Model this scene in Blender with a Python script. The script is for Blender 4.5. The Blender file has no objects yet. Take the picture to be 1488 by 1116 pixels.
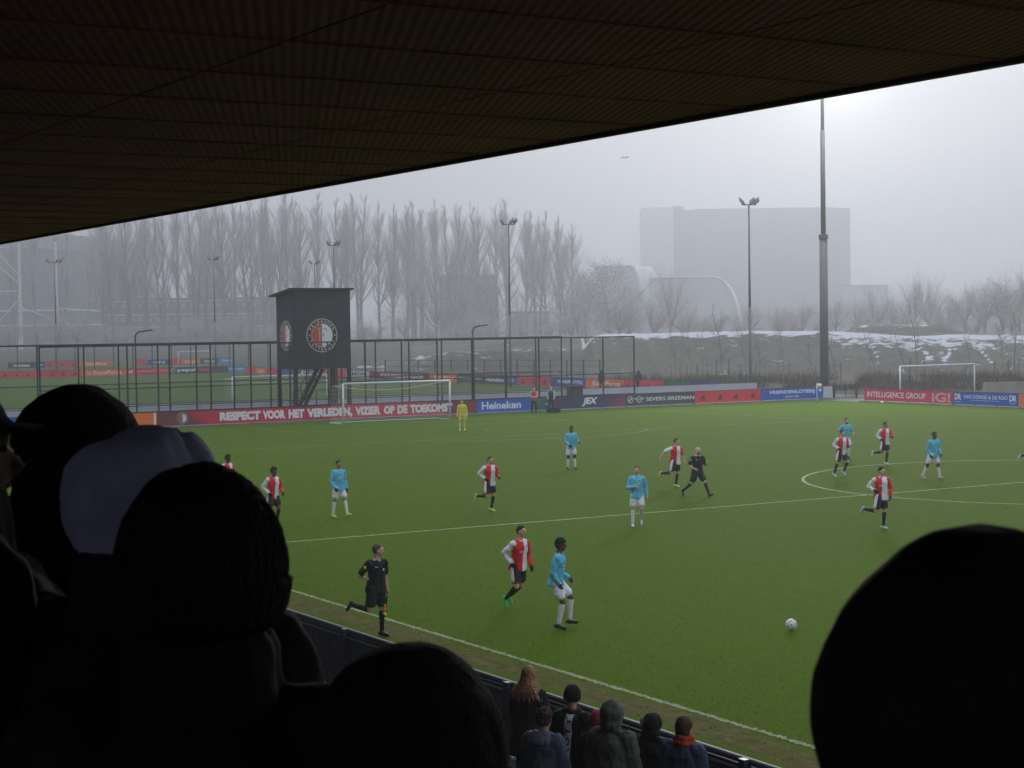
GB=(.048,.088,.001); ZEN=3.3; SKYMIX=0.85; SKYC=(3.95,4.17,4.9); HAZE=0.00095; HAZEC=(.70,.73,.775); ROOFC=(.29,.070,.13); LAMPW=17000.0
import bpy, bmesh, math, random
from mathutils import Vector, Matrix, Euler, noise
R = math.radians
random.seed(7)
S = bpy.context.scene
COL = S.collection

# ------------------------------------------------------------------ camera
CAM = Vector((-49.8935, -97.1334, 5.8768))
YAW, PITCH, ROLL, FPX = 0.53994, -0.032936, -0.013754, 2548.58
cf = Vector((math.sin(YAW)*math.cos(PITCH), math.cos(YAW)*math.cos(PITCH), math.sin(PITCH)))
r0 = Vector((math.cos(YAW), -math.sin(YAW), 0)); u0 = r0.cross(cf)
cr = r0*math.cos(ROLL)+u0*math.sin(ROLL); cu = -r0*math.sin(ROLL)+u0*math.cos(ROLL)
cam = bpy.data.objects.new('camera', bpy.data.cameras.new('camera')); COL.objects.link(cam)
M = Matrix((cr, cu, -cf)).transposed().to_4x4(); M.translation = CAM
cam.matrix_world = M
cam.data.sensor_width = 36; cam.data.lens = FPX/1488*36
cam.data.clip_start = 0.1; cam.data.clip_end = 6000
cam.data.dof.use_dof = True; cam.data.dof.focus_distance = 60; cam.data.dof.aperture_fstop = 16
S.camera = cam

# ------------------------------------------------------------------ sky and light
SUN_EL, SUN_AZ = 14.0, math.degrees(YAW)+10.5       # azimuth measured from +y towards +x
w = bpy.data.worlds.new('World'); S.world = w; w.use_nodes = True
nt = w.node_tree; nt.nodes.clear()
o = nt.nodes.new('ShaderNodeOutputWorld'); bg = nt.nodes.new('ShaderNodeBackground')
sky = nt.nodes.new('ShaderNodeTexSky'); sky.sky_type = 'NISHITA'; sky.sun_disc = False
sky.sun_elevation = R(SUN_EL); sky.sun_rotation = R(SUN_AZ); sky.dust_density = 6; sky.air_density = 1.5
hs = nt.nodes.new('ShaderNodeHueSaturation'); hs.inputs['Saturation'].default_value = 0.12; hs.inputs['Value'].default_value = 0.5
mx = nt.nodes.new('ShaderNodeMixRGB'); mx.inputs[0].default_value = SKYMIX
mx.inputs[2].default_value = (SKYC[0], SKYC[1], SKYC[2], 1)
nt.links.new(sky.outputs[0], hs.inputs['Color']); nt.links.new(hs.outputs[0], mx.inputs[1])
tcw = nt.nodes.new('ShaderNodeTexCoord'); sxw = nt.nodes.new('ShaderNodeSeparateXYZ'); nt.links.new(tcw.outputs['Generated'], sxw.inputs[0])
mrw = nt.nodes.new('ShaderNodeMapRange'); mrw.inputs[1].default_value = 0.12; mrw.inputs[2].default_value = 0.9; mrw.inputs[3].default_value = 1.0; mrw.inputs[4].default_value = ZEN
nt.links.new(sxw.outputs[2], mrw.inputs[0])      # an overcast sky is brighter overhead than at the horizon
mm = nt.nodes.new('ShaderNodeVectorMath'); mm.operation = 'SCALE'; nt.links.new(mx.outputs[0], mm.inputs[0]); nt.links.new(mrw.outputs[0], mm.inputs['Scale'])
nt.links.new(mm.outputs[0], bg.inputs[0]); bg.inputs[1].default_value = 0.1
nt.links.new(bg.outputs[0], o.inputs[0])
sl = bpy.data.lights.new('sun', 'SUN'); sl.energy = 0.6; sl.angle = R(20); sl.color = (1, .97, .92)
sun = bpy.data.objects.new('sun', sl); COL.objects.link(sun)
sd = Vector((math.sin(R(SUN_AZ))*math.cos(R(SUN_EL)), math.cos(R(SUN_AZ))*math.cos(R(SUN_EL)), math.sin(R(SUN_EL))))
sun.rotation_euler = sd.to_track_quat('Z', 'Y').to_euler()
S.view_settings.view_transform = 'Standard'; S.view_settings.look = 'None'
S.view_settings.exposure = 0; S.view_settings.gamma = 1
S.cycles.volume_bounces = 2; S.cycles.max_bounces = 6; S.cycles.transparent_max_bounces = 24
S.cycles.use_denoising = True

# ------------------------------------------------------------------ helpers
def bearing(px, D, z=0.0):
    """a spot D metres out on the compass bearing of that column of the view"""
    d = cf + cr*((px-744)/FPX); h = Vector((d.x, d.y)).normalized()
    return Vector((CAM.x+h.x*D, CAM.y+h.y*D, z))

def tag(o, label=None, cat=None, group=None, kind=None):
    if label: o['label'] = label
    if cat: o['category'] = cat
    if group: o['group'] = group
    if kind: o['kind'] = kind
    return o

def empty(name, loc=(0, 0, 0), rz=0.0, label=None, cat=None, group=None):
    e = bpy.data.objects.new(name, None); COL.objects.link(e)
    e.location = loc; e.rotation_euler = (0, 0, rz); e.empty_display_size = .2
    return tag(e, label, cat, group)

def copy_tree(o, parent=None):
    c = o.copy(); COL.objects.link(c)
    if parent is not None: c.parent = parent
    for ch in o.children: copy_tree(ch, c)
    return c

ORD = 'first second third fourth fifth sixth seventh eighth ninth tenth eleventh twelfth thirteenth fourteenth fifteenth sixteenth seventeenth eighteenth nineteenth twentieth'.split()
def nth(i): return ORD[i] if i < 20 else ('twenty-'+ORD[i-20] if i < 29 else 'thirty-'+ORD[i-30])
ORD_ = None
def spot(px):
    for lim, s in ((60, 'by the lattice pylon'), (150, 'right of the leftmost floodlight pole'), (260, 'above the curved lamp at left'), (370, 'near the hazy pole left of the tower'), (520, 'above the black tower'), (600, 'just right of the tower'), (700, 'above the goal'), (790, 'by the middle floodlight pole'), (870, 'at the end of the poplar row'), (960, 'before the arched halls'), (1080, 'left of the corner pole'), (1190, 'between pole and thick mast'), (1260, 'just right of the mast'), (1340, 'above the left goal post'), (1430, 'above the right goal'), (3000, 'at the right edge')):
        if px < lim: return s
MATS = {}
def mat(name, col, rough=.7, var=0.0, scale=4.0, bump=0.0, bscale=40.0, metal=0.0, spec=.3, stretch=None, detail=4, emit=None, trans=0.0):
    if name in MATS: return MATS[name]
    m = bpy.data.materials.new(name); m.use_nodes = True; MATS[name] = m
    n = m.node_tree; b = n.nodes['Principled BSDF']
    b.inputs['Base Color'].default_value = (*col, 1); b.inputs['Roughness'].default_value = rough
    b.inputs['Metallic'].default_value = metal; b.inputs['Specular IOR Level'].default_value = spec
    tc = n.nodes.new('ShaderNodeTexCoord'); src = tc.outputs['Object']
    if stretch:
        mp = n.nodes.new('ShaderNodeMapping'); mp.inputs['Scale'].default_value = stretch
        n.links.new(src, mp.inputs[0]); src = mp.outputs[0]
    if var:
        nz = n.nodes.new('ShaderNodeTexNoise'); nz.inputs['Scale'].default_value = scale; nz.inputs['Detail'].default_value = detail
        n.links.new(src, nz.inputs['Vector'])
        cr_ = n.nodes.new('ShaderNodeValToRGB')
        cr_.color_ramp.elements[0].position = .3; cr_.color_ramp.elements[1].position = .7
        cr_.color_ramp.elements[0].color = (*[c*(1-var) for c in col], 1)
        cr_.color_ramp.elements[1].color = (*[min(1, c*(1+var)) for c in col], 1)
        n.links.new(nz.outputs[0], cr_.inputs[0]); n.links.new(cr_.outputs[0], b.inputs['Base Color'])
    if bump:
        nz2 = n.nodes.new('ShaderNodeTexNoise'); nz2.inputs['Scale'].default_value = bscale; nz2.inputs['Detail'].default_value = 3
        n.links.new(src, nz2.inputs['Vector'])
        bp = n.nodes.new('ShaderNodeBump'); bp.inputs['Strength'].default_value = bump; bp.inputs['Distance'].default_value = .02
        n.links.new(nz2.outputs[0], bp.inputs['Height']); n.links.new(bp.outputs[0], b.inputs['Normal'])
    if emit:
        b.inputs['Emission Color'].default_value = (*emit[0], 1); b.inputs['Emission Strength'].default_value = emit[1]
    return m

def link_mesh(name, bm, mats, parent=None, smooth=False, loc=None):
    me = bpy.data.meshes.new(name); bm.to_mesh(me); bm.free()
    for m in (mats if isinstance(mats, (list, tuple)) else [mats]): me.materials.append(m)
    if smooth: me.polygons.foreach_set('use_smooth', [True]*len(me.polygons))
    ob = bpy.data.objects.new(name, me); COL.objects.link(ob)
    if parent is not None: ob.parent = parent
    if loc is not None: ob.location = loc
    return ob

def box(bm, x0, x1, y0, y1, z0, z1, mi=0, bevel=0):
    vs = [bm.verts.new((x, y, z)) for z in (z0, z1) for y in (y0, y1) for x in (x0, x1)]
    for f in ((0, 2, 3, 1), (4, 5, 7, 6), (0, 1, 5, 4), (2, 6, 7, 3), (0, 4, 6, 2), (1, 3, 7, 5)):
        bm.faces.new([vs[i] for i in f]).material_index = mi

def obox(bm, c, ax, ay, az, mi=0):
    """box from centre and three half-axis vectors"""
    vs = [bm.verts.new(c+ax*i+ay*j+az*k) for k in (-1, 1) for j in (-1, 1) for i in (-1, 1)]
    for f in ((0, 2, 3, 1), (4, 5, 7, 6), (0, 1, 5, 4), (2, 6, 7, 3), (0, 4, 6, 2), (1, 3, 7, 5)):
        bm.faces.new([vs[i] for i in f]).material_index = mi

def perp(d):
    a = Vector((0, 0, 1)) if abs(d.z) < .9 else Vector((1, 0, 0))
    x = d.cross(a).normalized(); return x, d.cross(x).normalized()

def tube(bm, a, b, ra, rb, n=8, caps=True, mi=0):
    a = Vector(a); b = Vector(b); d = (b-a)
    if d.length < 1e-6: return
    d.normalize(); x, y = perp(d)
    A = []; B = []
    for i in range(n):
        t = 2*math.pi*i/n; v = x*math.cos(t)+y*math.sin(t)
        A.append(bm.verts.new(a+v*ra)); B.append(bm.verts.new(b+v*rb))
    for i in range(n):
        bm.faces.new((A[i], A[(i+1) % n], B[(i+1) % n], B[i])).material_index = mi
    if caps and n > 2:
        bm.faces.new(A[::-1]).material_index = mi; bm.faces.new(B).material_index = mi

def path_tube(bm, pts, r, n=6, mi=0):
    for a, b in zip(pts[:-1], pts[1:]): tube(bm, a, b, r, r, n, True, mi)

def cap(bm, a, b, ra, rb, n=12):
    """a tapered capsule"""
    a = Vector(a); b = Vector(b); d = b-a; L = d.length
    d = d.normalized() if L > 1e-6 else Vector((0, 0, 1)); x, y = perp(d)
    rings = []
    for k in range(1, 4): t = math.pi/2*(1-k/3); rings.append((a-d*ra*math.sin(t), ra*math.cos(t)))
    for k in range(0, 3): t = math.pi/2*(k/3); rings.append((b+d*rb*math.sin(t), rb*math.cos(t)))
    V = [[bm.verts.new(c+(x*math.cos(2*math.pi*i/n)+y*math.sin(2*math.pi*i/n))*r) for i in range(n)] for c, r in rings]
    for p, q in zip(V[:-1], V[1:]):
        for i in range(n): bm.faces.new((p[i], p[(i+1) % n], q[(i+1) % n], q[i]))
    t = bm.verts.new(a-d*ra); s = bm.verts.new(b+d*rb)
    for i in range(n):
        bm.faces.new((t, V[0][(i+1) % n], V[0][i])); bm.faces.new((s, V[-1][i], V[-1][(i+1) % n]))

def ell(bm, c, r, rot=None, u=16, v=10):
    m = Matrix.Translation(c) @ ((rot.to_4x4()) if rot is not None else Matrix()) @ Matrix.Diagonal((*r, 1))
    return bmesh.ops.create_uvsphere(bm, u_segments=u, v_segments=v, radius=1, matrix=m)['verts']

def loft(bm, secs, rot, org, n=20, p=2.3):
    """secs: (height along the axis, half width, half depth, forward shift)"""
    V = []
    for (t, hw, hd, fs) in secs:
        ring = []
        for i in range(n):
            a = 2*math.pi*i/n; c, s = math.cos(a), math.sin(a)
            x = math.copysign(abs(c)**(2/p), c)*hw; y = math.copysign(abs(s)**(2/p), s)*hd+fs
            ring.append(bm.verts.new(org+rot @ Vector((x, y, t))))
        V.append(ring)
    for a, b in zip(V[:-1], V[1:]):
        for i in range(n): bm.faces.new((a[i], a[(i+1) % n], b[(i+1) % n], b[i]))
    bm.faces.new(V[0][::-1]); bm.faces.new(V[-1])

def remesh(name, bm, voxel, mats, parent, zone=None, wrinkle=0.0, wscale=14.0, smooth=2, seed=0, ridge=0.0):
    me = bpy.data.meshes.new(name); bm.to_mesh(me); bm.free()
    tmp = bpy.data.objects.new('tmp', me); COL.objects.link(tmp)
    md = tmp.modifiers.new('r', 'REMESH'); md.mode = 'VOXEL'; md.voxel_size = voxel; md.adaptivity = 0
    if smooth:
        ms = tmp.modifiers.new('s', 'SMOOTH'); ms.iterations = smooth; ms.factor = .5
    dg = bpy.context.evaluated_depsgraph_get()
    out = bpy.data.meshes.new_from_object(tmp.evaluated_get(dg))
    bpy.data.objects.remove(tmp); bpy.data.meshes.remove(me)
    if wrinkle:
        nn = [v.normal.copy() for v in out.vertices]
        for v, q in zip(out.vertices, nn):
            c = v.co
            v.co = c+q*wrinkle*noise.fractal(Vector((c.x*wscale+seed, c.y*wscale, c.z*wscale*.55)), 1, 2, 3)
    if ridge:
        nn = [v.normal.copy() for v in out.vertices]
        for v, q in zip(out.vertices, nn):
            c = v.co; k = abs(noise.noise(Vector((c.x*9+seed, c.y*9, c.z*6)))); v.co = c-q*ridge*max(0, 1-k*7)
    out.materials.clear()
    for m in mats: out.materials.append(m)
    if zone:
        for f in out.polygons: f.material_index = zone(f.center)
    out.polygons.foreach_set('use_smooth', [True]*len(out.polygons)); out.name = name
    ob = bpy.data.objects.new(name, out); COL.objects.link(ob); ob.parent = parent
    return ob

def text(name, s, mt, parent, w_, h_, loc, rot=(math.pi/2, 0, 0), bold=0.0, shear=0.0, space=1.0):
    """lettering fitted to width and height (metres), centred on loc; lies in the local XZ plane by default"""
    cu_ = bpy.data.curves.new(name, 'FONT'); cu_.body = s; cu_.size = 1; cu_.offset = bold
    cu_.extrude = 0.0; cu_.shear = shear; cu_.space_character = space; cu_.resolution_u = 3
    cu_.align_x = 'LEFT'
    t = bpy.data.objects.new('t', cu_); COL.objects.link(t)
    me = bpy.data.meshes.new_from_object(t.evaluated_get(bpy.context.evaluated_depsgraph_get()))
    bpy.data.objects.remove(t); bpy.data.curves.remove(cu_)
    xs = [v.co.x for v in me.vertices]; ys = [v.co.y for v in me.vertices]
    x0, x1, y0, y1 = min(xs), max(xs), min(ys), max(ys)
    for v in me.vertices:
        v.co = Vector(((v.co.x-(x0+x1)/2)*w_/(x1-x0), (v.co.y-(y0+y1)/2)*h_/(y1-y0), 0))
    me.materials.clear(); me.materials.append(mt); me.name = name
    ob = bpy.data.objects.new(name, me); COL.objects.link(ob)
    if parent is not None: ob.parent = parent
    ob.location = loc; ob.rotation_euler = rot
    return ob

def flat(bm, pts, y, mi=0):
    """polygon in the local xz plane"""
    bm.faces.new([bm.verts.new((p[0], y, p[1])) for p in pts]).material_index = mi

def disc(bm, cx, cz, r, y, mi=0, r_in=0, a0=0, a1=360, n=32, sz=1.0):
    st = [R(a0+(a1-a0)*i/n) for i in range(n+1)]
    for a, b in zip(st[:-1], st[1:]):
        P = [(cx+r*math.cos(a), cz+r*sz*math.sin(a)), (cx+r_in*math.cos(a), cz+r_in*sz*math.sin(a)), (cx+r_in*math.cos(b), cz+r_in*sz*math.sin(b)), (cx+r*math.cos(b), cz+r*sz*math.sin(b))]
        if r_in == 0: P = [P[0], P[1], P[3]]
        flat(bm, P, y, mi)
# ------------------------------------------------------------------ ground materials
def grass_mat(name, base, dark, light, tuft=True, mud=False, far=False):
    m = bpy.data.materials.new(name); m.use_nodes = True; n = m.node_tree; L = n.links
    b = n.nodes['Principled BSDF']; b.inputs['Roughness'].default_value = .85; b.inputs['Specular IOR Level'].default_value = 0.02
    g = n.nodes.new('ShaderNodeNewGeometry'); P = g.outputs['Position']
    def nz(scale, detail=4, stretch=None, rough=.6):
        q = n.nodes.new('ShaderNodeTexNoise'); q.inputs['Scale'].default_value = scale; q.inputs['Detail'].default_value = detail; q.inputs['Roughness'].default_value = rough
        s = P
        if stretch:
            mp = n.nodes.new('ShaderNodeMapping'); mp.inputs['Scale'].default_value = stretch; L.new(P, mp.inputs[0]); s = mp.outputs[0]
        L.new(s, q.inputs['Vector']); return q.outputs[0]
    def ramp(src, *st):
        q = n.nodes.new('ShaderNodeValToRGB'); e = q.color_ramp.elements
        while len(e) < len(st): e.new(.5)
        for i, (p, c) in enumerate(st):
            e[i].position = p; e[i].color = (*c, 1) if isinstance(c, tuple) else (c, c, c, 1)
        L.new(src, q.inputs[0]); return q.outputs[0]
    def mix(f, a, b_, mode='MIX'):
        q = n.nodes.new('ShaderNodeMixRGB'); q.blend_type = mode
        for s, i in ((f, 0), (a, 1), (b_, 2)):
            if isinstance(s, (int, float)): q.inputs[i].default_value = s
            elif isinstance(s, tuple): q.inputs[i].default_value = (*s, 1)
            else: L.new(s, q.inputs[i])
        return q.outputs[0]
    c = ramp(nz(.10, 5), (.32, dark), (.5, base), (.68, light))
    c = mix(.5, c, ramp(nz(.9, 6), (.35, dark), (.65, light)))
    if mud: c = mix(.5, c, ramp(nz(.22, 3, (.25, 1.6, 1)), (.38, tuple(x*.9 for x in dark)), (.62, tuple(x*1.1 for x in light))))
    if mud: c = mix(ramp(nz(.16, 7, (1, 1, 1), .7), (.52, 0.0), (.72, .6)), c, (.105, .105, .02))
    if not far:
        c = mix(.75, c, ramp(nz(2.6, 7, (.9, 1.3, 1), .8), (.33, tuple(x*.45 for x in dark)), (.5, base), (.68, tuple(min(1, x*1.25) for x in light))))
        c = mix(.5, c, ramp(nz(7, 6, (.8, 1.5, 1), .75), (.3, tuple(x*.35 for x in dark)), (.7, tuple(min(1, x*1.5) for x in light))))
        c = mix(.5, c, ramp(nz(26, 4), (.32, tuple(x*.25 for x in dark)), (.72, tuple(x*1.9 for x in light))))
        # divots and bare spots
        sp = ramp(nz(4.2, 3, (1, .8, 1), .7), (.60, 0.0), (.70, .6))
        c = mix(sp, c, (.03, .035, .006))
        sp2 = ramp(nz(.35, 6, None, .75), (.56, 0.0), (.75, .55))
        c = mix(sp2, c, (.095, .11, .012))
    if mud:
        sx = n.nodes.new('ShaderNodeSeparateXYZ'); L.new(P, sx.inputs[0])
        ad = n.nodes.new('ShaderNodeMath'); ad.operation = 'MULTIPLY_ADD'; ad.inputs[1].default_value = 1.1
        L.new(nz(.8, 6, (1, .35, 1)), ad.inputs[0]); L.new(sx.outputs[0], ad.inputs[2])
        mr = n.nodes.new('ShaderNodeMapRange'); mr.inputs[1].default_value = -36.2; mr.inputs[2].default_value = -32.3; mr.inputs[3].default_value = 0; mr.inputs[4].default_value = 1
        L.new(ad.outputs[0], mr.inputs[0])
        f = ramp(mr.outputs[0], (.43, 0.0), (.51, .9), (.61, .85), (.69, 0.0))
        br = ramp(nz(5, 6, (1, .6, 1)), (.25, (.04, .034, .01)), (.5, (.10, .078, .03)), (.75, (.17, .135, .06)))
        f2 = mix(1, f, ramp(nz(3.2, 5), (.3, .35), (.58, 1.0)), 'MULTIPLY')
        c = mix(f2, c, br)
    L.new(c, b.inputs['Base Color'])
    bp = n.nodes.new('ShaderNodeBump'); bp.inputs['Strength'].default_value = .55; bp.inputs['Distance'].default_value = .04
    L.new(nz(22, 5), bp.inputs['Height']); L.new(bp.outputs[0], b.inputs['Normal'])
    return m

def sheet(name, x0, x1, y0, y1, z, m):
    bm = bmesh.new(); bm.faces.new([bm.verts.new(v) for v in ((x0, y0, z), (x1, y0, z), (x1, y1, z), (x0, y1, z))])
    return tag(link_mesh(name, bm, m), kind='structure')

G1 = grass_mat('pitch_grass', GB, tuple(x*.52 for x in GB), tuple(x*1.42 for x in GB), mud=True)
G2 = grass_mat('practice_turf', (.06, .105, .022), (.05, .088, .02), (.07, .12, .026), far=True)
G3 = grass_mat('rough_ground', (.075, .07, .05), (.045, .042, .03), (.11, .105, .08))
PAVE = mat('pale_paving', (.15, .155, .15), .9, .2, 1.5)
CONC = mat('kerb_concrete', (.17, .18, .16), .9, .15, 2)
ASPH = mat('dark_asphalt', (.035, .035, .037), .9, .2, 6)
sheet('ground', -2100, 2100, -2000, 2150, -0.008, G3)
sheet('football_pitch', -37.6, 37.75, -116, 4.25, 0.0, G1)
sheet('practice_pitch', -40, 38.7, 15.8, 127.8, 0.0, G2)
sheet('far_pitch', -45, 52, 130, 196, 0.0, G2)
sheet('tiled_path', -45, 46, 6.2, 13.2, -0.003, PAVE)
sheet('corner_path', 38.1, 58, -5, 4.2, -0.004, PAVE)
sheet('stand_forecourt', -43, -38.2, -140, -20, -0.004, ASPH)
bm = bmesh.new(); box(bm, -45, 39.5, 4.3, 4.75, -.005, .1); box(bm, 37.8, 38.25, -60, -.2, -.005, .08)
tag(link_mesh('kerb', bm, CONC), kind='structure')
bm = bmesh.new(); box(bm, -38.2, -37.75, -140, -20, -.005, .09)
tag(link_mesh('kerb', bm, CONC), kind='structure')

# ------------------------------------------------------------------ pitch markings (worn lime, ragged edges)
LINE = mat('lime_line', (.32, .36, .22), .95, .4, 9, stretch=(1, 1, 1))
LINEW = mat('worn_lime_line', (.15, .19, .085), .95, .3, 5)
def line(pts, wd=.11, m=None, rag=.035, z=.005, step=.09):
    bm = bmesh.new(); prev = None
    for (a, b) in zip(pts[:-1], pts[1:]):
        a = Vector((a[0], a[1], 0)); b = Vector((b[0], b[1], 0)); d = b-a; L = d.length; d.normalize(); nrm = Vector((-d.y, d.x, 0))
        k = max(1, int(L/step))
        for i in range(k+1):
            p = a+d*L*i/k
            gap = noise.noise(p*.7)*.4+noise.noise(p*5)*.5
            q = 1 if gap > -.33 else .45
            l = bm.verts.new(p+nrm*(wd/2*q+random.uniform(-rag, rag)*.7)+Vector((0, 0, z)))
            r_ = bm.verts.new(p-nrm*(wd/2*q+random.uniform(-rag, rag)*.7)+Vector((0, 0, z)))
            if prev: bm.faces.new((prev[0], prev[1], r_, l))
            prev = (l, r_)
    return tag(link_mesh('pitch_line', bm, m or LINE), kind='structure')
HY = -52.5
line([(-34, -105), (-34, -40)], .11, mat('trodden_lime_line', (.22, .25, .14), .95, .5, 12), .05, step=.03); line([(-34, -40), (-34, 0)], .12, LINEW)
line([(-33.9, HY), (34, HY)], .11, LINE, .02)
line([(-34, 0), (34, 0)], .12, LINEW, .01, step=.3); line([(34, 0), (34, -105)], .1, LINEW, .01, step=.3)
line([(9.15*math.cos(R(t)), HY+9.15*math.sin(R(t))) for t in range(0, 361, 3)], .11, LINE, .02)
for pts in ([(-20.16, 0), (-20.16, -16.5), (20.16, -16.5), (20.16, 0)], [(-9.16, 0), (-9.16, -5.5), (9.16, -5.5), (9.16, 0)]):
    line(pts, .12, LINEW, .01, step=.3)
arc = [(9.15*math.cos(R(t)), -11+9.15*math.sin(R(t))) for t in range(217, 324, 3)]
line(arc, .12, LINEW, .01, step=.3)
for p in ((0, -52.5), (0, -11)):
    line([(p[0]-.11, p[1]), (p[0]+.11, p[1])], .2)
# small tufts and divots scattered over the near half
def tufts():
    bm = bmesh.new()
    for i in range(14000):
        a = random.random(); x = -36.8+a*a*40; y = random.uniform(-92, -42)
        s = random.uniform(.003, .008); h = random.uniform(.02, .05); t = random.random()*6.28
        c, q = math.cos(t)*s, math.sin(t)*s
        lx, ly = random.uniform(-.02, .02), random.uniform(-.02, .02)
        bm.faces.new([bm.verts.new((x-c, y-q, 0)), bm.verts.new((x+c, y+q, 0)), bm.verts.new((x+lx, y+ly, h))])
    return tag(link_mesh('grass', bm, mat('grass_tuft', (.07, .12, .01), .8, .4, 3)), 'short tufts of grass standing up from the near side of the pitch', 'grass', kind='stuff')
tufts()

# ------------------------------------------------------------------ advertising boards
WHITE = mat('print_white', (.78, .8, .83), .5)
BLK = mat('print_black', (.02, .022, .026), .5)
PRED = mat('print_red', (.72, .025, .05), .5, .06, 1)
PBLUE = mat('print_blue', (.018, .09, .52), .5, .06, 1)
PNAVY = mat('print_navy', (.025, .06, .3), .5, .06, 1)
PGREY = mat('print_grey', (.06, .075, .085), .5, .06, 1)
PORG = mat('print_orange', (.80, .19, .04), .5, .06, 1)
PGREEN = mat('print_green', (.02, .16, .07), .5, .06, 1)
PDGREEN = mat('print_dark_green', (.03, .07, .055), .5, .06, 1)
PLBLUE = mat('print_light_blue', (.06, .3, .6), .5, .06, 1)
POST = mat('board_post', (.02, .022, .025), .6)
CREAM = mat('print_cream', (.6, .58, .5), .5)
GOLD = mat('print_gold', (.42, .32, .2), .5)
BACKW = mat('board_back', (.50, .52, .58), .6, .06, .8)
def gradmat(name, stops, L, var=0.0):
    """colour printed along the board's length (object x, 0..L)"""
    m = bpy.data.materials.new(name); m.use_nodes = True; n = m.node_tree; b = n.nodes['Principled BSDF']; b.inputs['Roughness'].default_value = .5
    tc = n.nodes.new('ShaderNodeTexCoord'); sx = n.nodes.new('ShaderNodeSeparateXYZ'); n.links.new(tc.outputs['Object'], sx.inputs[0])
    md = n.nodes.new('ShaderNodeMath'); md.operation = 'DIVIDE'; md.inputs[1].default_value = L
    if var:
        ad = n.nodes.new('ShaderNodeMath'); ad.operation = 'MULTIPLY_ADD'; ad.inputs[1].default_value = var
        n.links.new(sx.outputs[2], ad.inputs[0]); n.links.new(sx.outputs[0], ad.inputs[2]); n.links.new(ad.outputs[0], md.inputs[0])
    else: n.links.new(sx.outputs[0], md.inputs[0])
    q = n.nodes.new('ShaderNodeValToRGB'); e = q.color_ramp.elements
    while len(e) < len(stops): e.new(.5)
    for i, (p, c) in enumerate(stops): e[i].position = p; e[i].color = (*c, 1)
    n.links.new(md.outputs[0], q.inputs[0]); n.links.new(q.outputs[0], b.inputs['Base Color'])
    return m

def board(a, b, face, label, panelmat, z0=.13, z1=.97, posts=2.0, group=None, back=False):
    """a board from a to b; its printed side is the local -y side, the local origin its left end"""
    a = Vector((a[0], a[1], 0)); b = Vector((b[0], b[1], 0)); L = (b-a).length
    rz = math.atan2(b.y-a.y, b.x-a.x)
    rt = empty('advertising_board', a, rz, label, 'board', group)
    bm = bmesh.new(); box(bm, .006, L-.006, 0, .05, z0, z1); link_mesh('panel', bm, panelmat, rt)
    bm = bmesh.new(); box(bm, .002, L-.002, -.012, .062, z1, z1+.035); link_mesh('top_rail', bm, POST, rt)
    k = max(2, int(round(L/posts))+1)
    for i in range(k):
        x = min(max(L*i/(k-1), .08), L-.08)
        bm = bmesh.new(); box(bm, x-.035, x+.035, .064, .13, 0, z1-.05); box(bm, x-.06, x+.06, -.02, .2, 0, .05); link_mesh('post', bm, POST, rt)
    return rt, L

def emblem(parent, cx, cz, r, y, letters=True, matter=None):
    """round club badge: ring lettering, red and white halves, gothic F"""
    bm = bmesh.new()
    disc(bm, cx, cz, r, y, 0, n=48); disc(bm, cx, cz, r*.955, y-.004, 1, n=48)
    disc(bm, cx, cz, r*.70, y-.008, 0, n=48); disc(bm, cx, cz, r*.67, y-.012, 2, 0, 90, 270, n=24); disc(bm, cx, cz, r*.67, y-.012, 3, 0, -90, 90, n=24)
    disc(bm, cx-r*.83, cz, r*.045, y-.008, 0); disc(bm, cx+r*.83, cz, r*.045, y-.008, 0)
    f = lambda pts, mi: flat(bm, [(cx+p[0]*r, cz+p[1]*r) for p in pts], y-.016, mi)
    f([(-.22, -.42), (-.12, -.42), (-.12, .40), (-.22, .40)], 4); f([(-.36, .46), (-.36, .40), (-.01, .40), (-.01, .46)], 4)
    f([(-.36, -.42), (-.36, -.47), (-.01, -.47), (-.01, -.42)], 4); f([(-.12, .02), (-.01, -.01), (-.01, .07), (-.12, .05)], 4)
    f([(.01, .40), (.30, .40), (.34, .20), (.26, .34), (.01, .45)], 5); f([(.01, .0), (.09, .14), (.14, -.18), (.07, -.03)], 5)
    ob = link_mesh('emblem', bm, [CREAM, BLK, mat('badge_red', (.5, .06, .06), .5), mat('badge_white', (.7, .72, .76), .5), GOLD, mat('badge_grey', (.22, .22, .28), .5)], parent)
    if letters:
        for s, a0, a1, fl in (('FEYENOORD', 152, 28, 1), ('ROTTERDAM', 208, 332, -1)):
            for i, ch in enumerate(s):
                a = R(a0+(a1-a0)*i/(len(s)-1)); rr = r*.825
                text('lettering', ch, CREAM, ob, r*.13, r*.17, (cx+rr*math.cos(a), y-.012, cz+rr*math.sin(a)), (math.pi/2, -(a-math.pi/2) if fl > 0 else -(a+math.pi/2), 0), bold=.02)
    return ob

def trefoil(parent, cx, cz, s, y, m):
    bm = bmesh.new()
    for i, (x, h) in enumerate(((-.42, .28), (-.08, .52), (.26, .78))):
        flat(bm, [(cx+s*(x-.16), cz-s*.42+s*.0), (cx+s*(x+.14), cz-s*.42), (cx+s*(x+.14-h*.42+.1), cz-s*.42+s*h), (cx+s*(x-.16-h*.42+.1+.04), cz-s*.42+s*h*.86)], y)
    flat(bm, [(cx-s*.6, cz-s*.62), (cx+s*.55, cz-s*.62), (cx+s*.55, cz-s*.52), (cx-s*.6, cz-s*.52)], y)
    link_mesh('logo', bm, m, parent)

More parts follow.
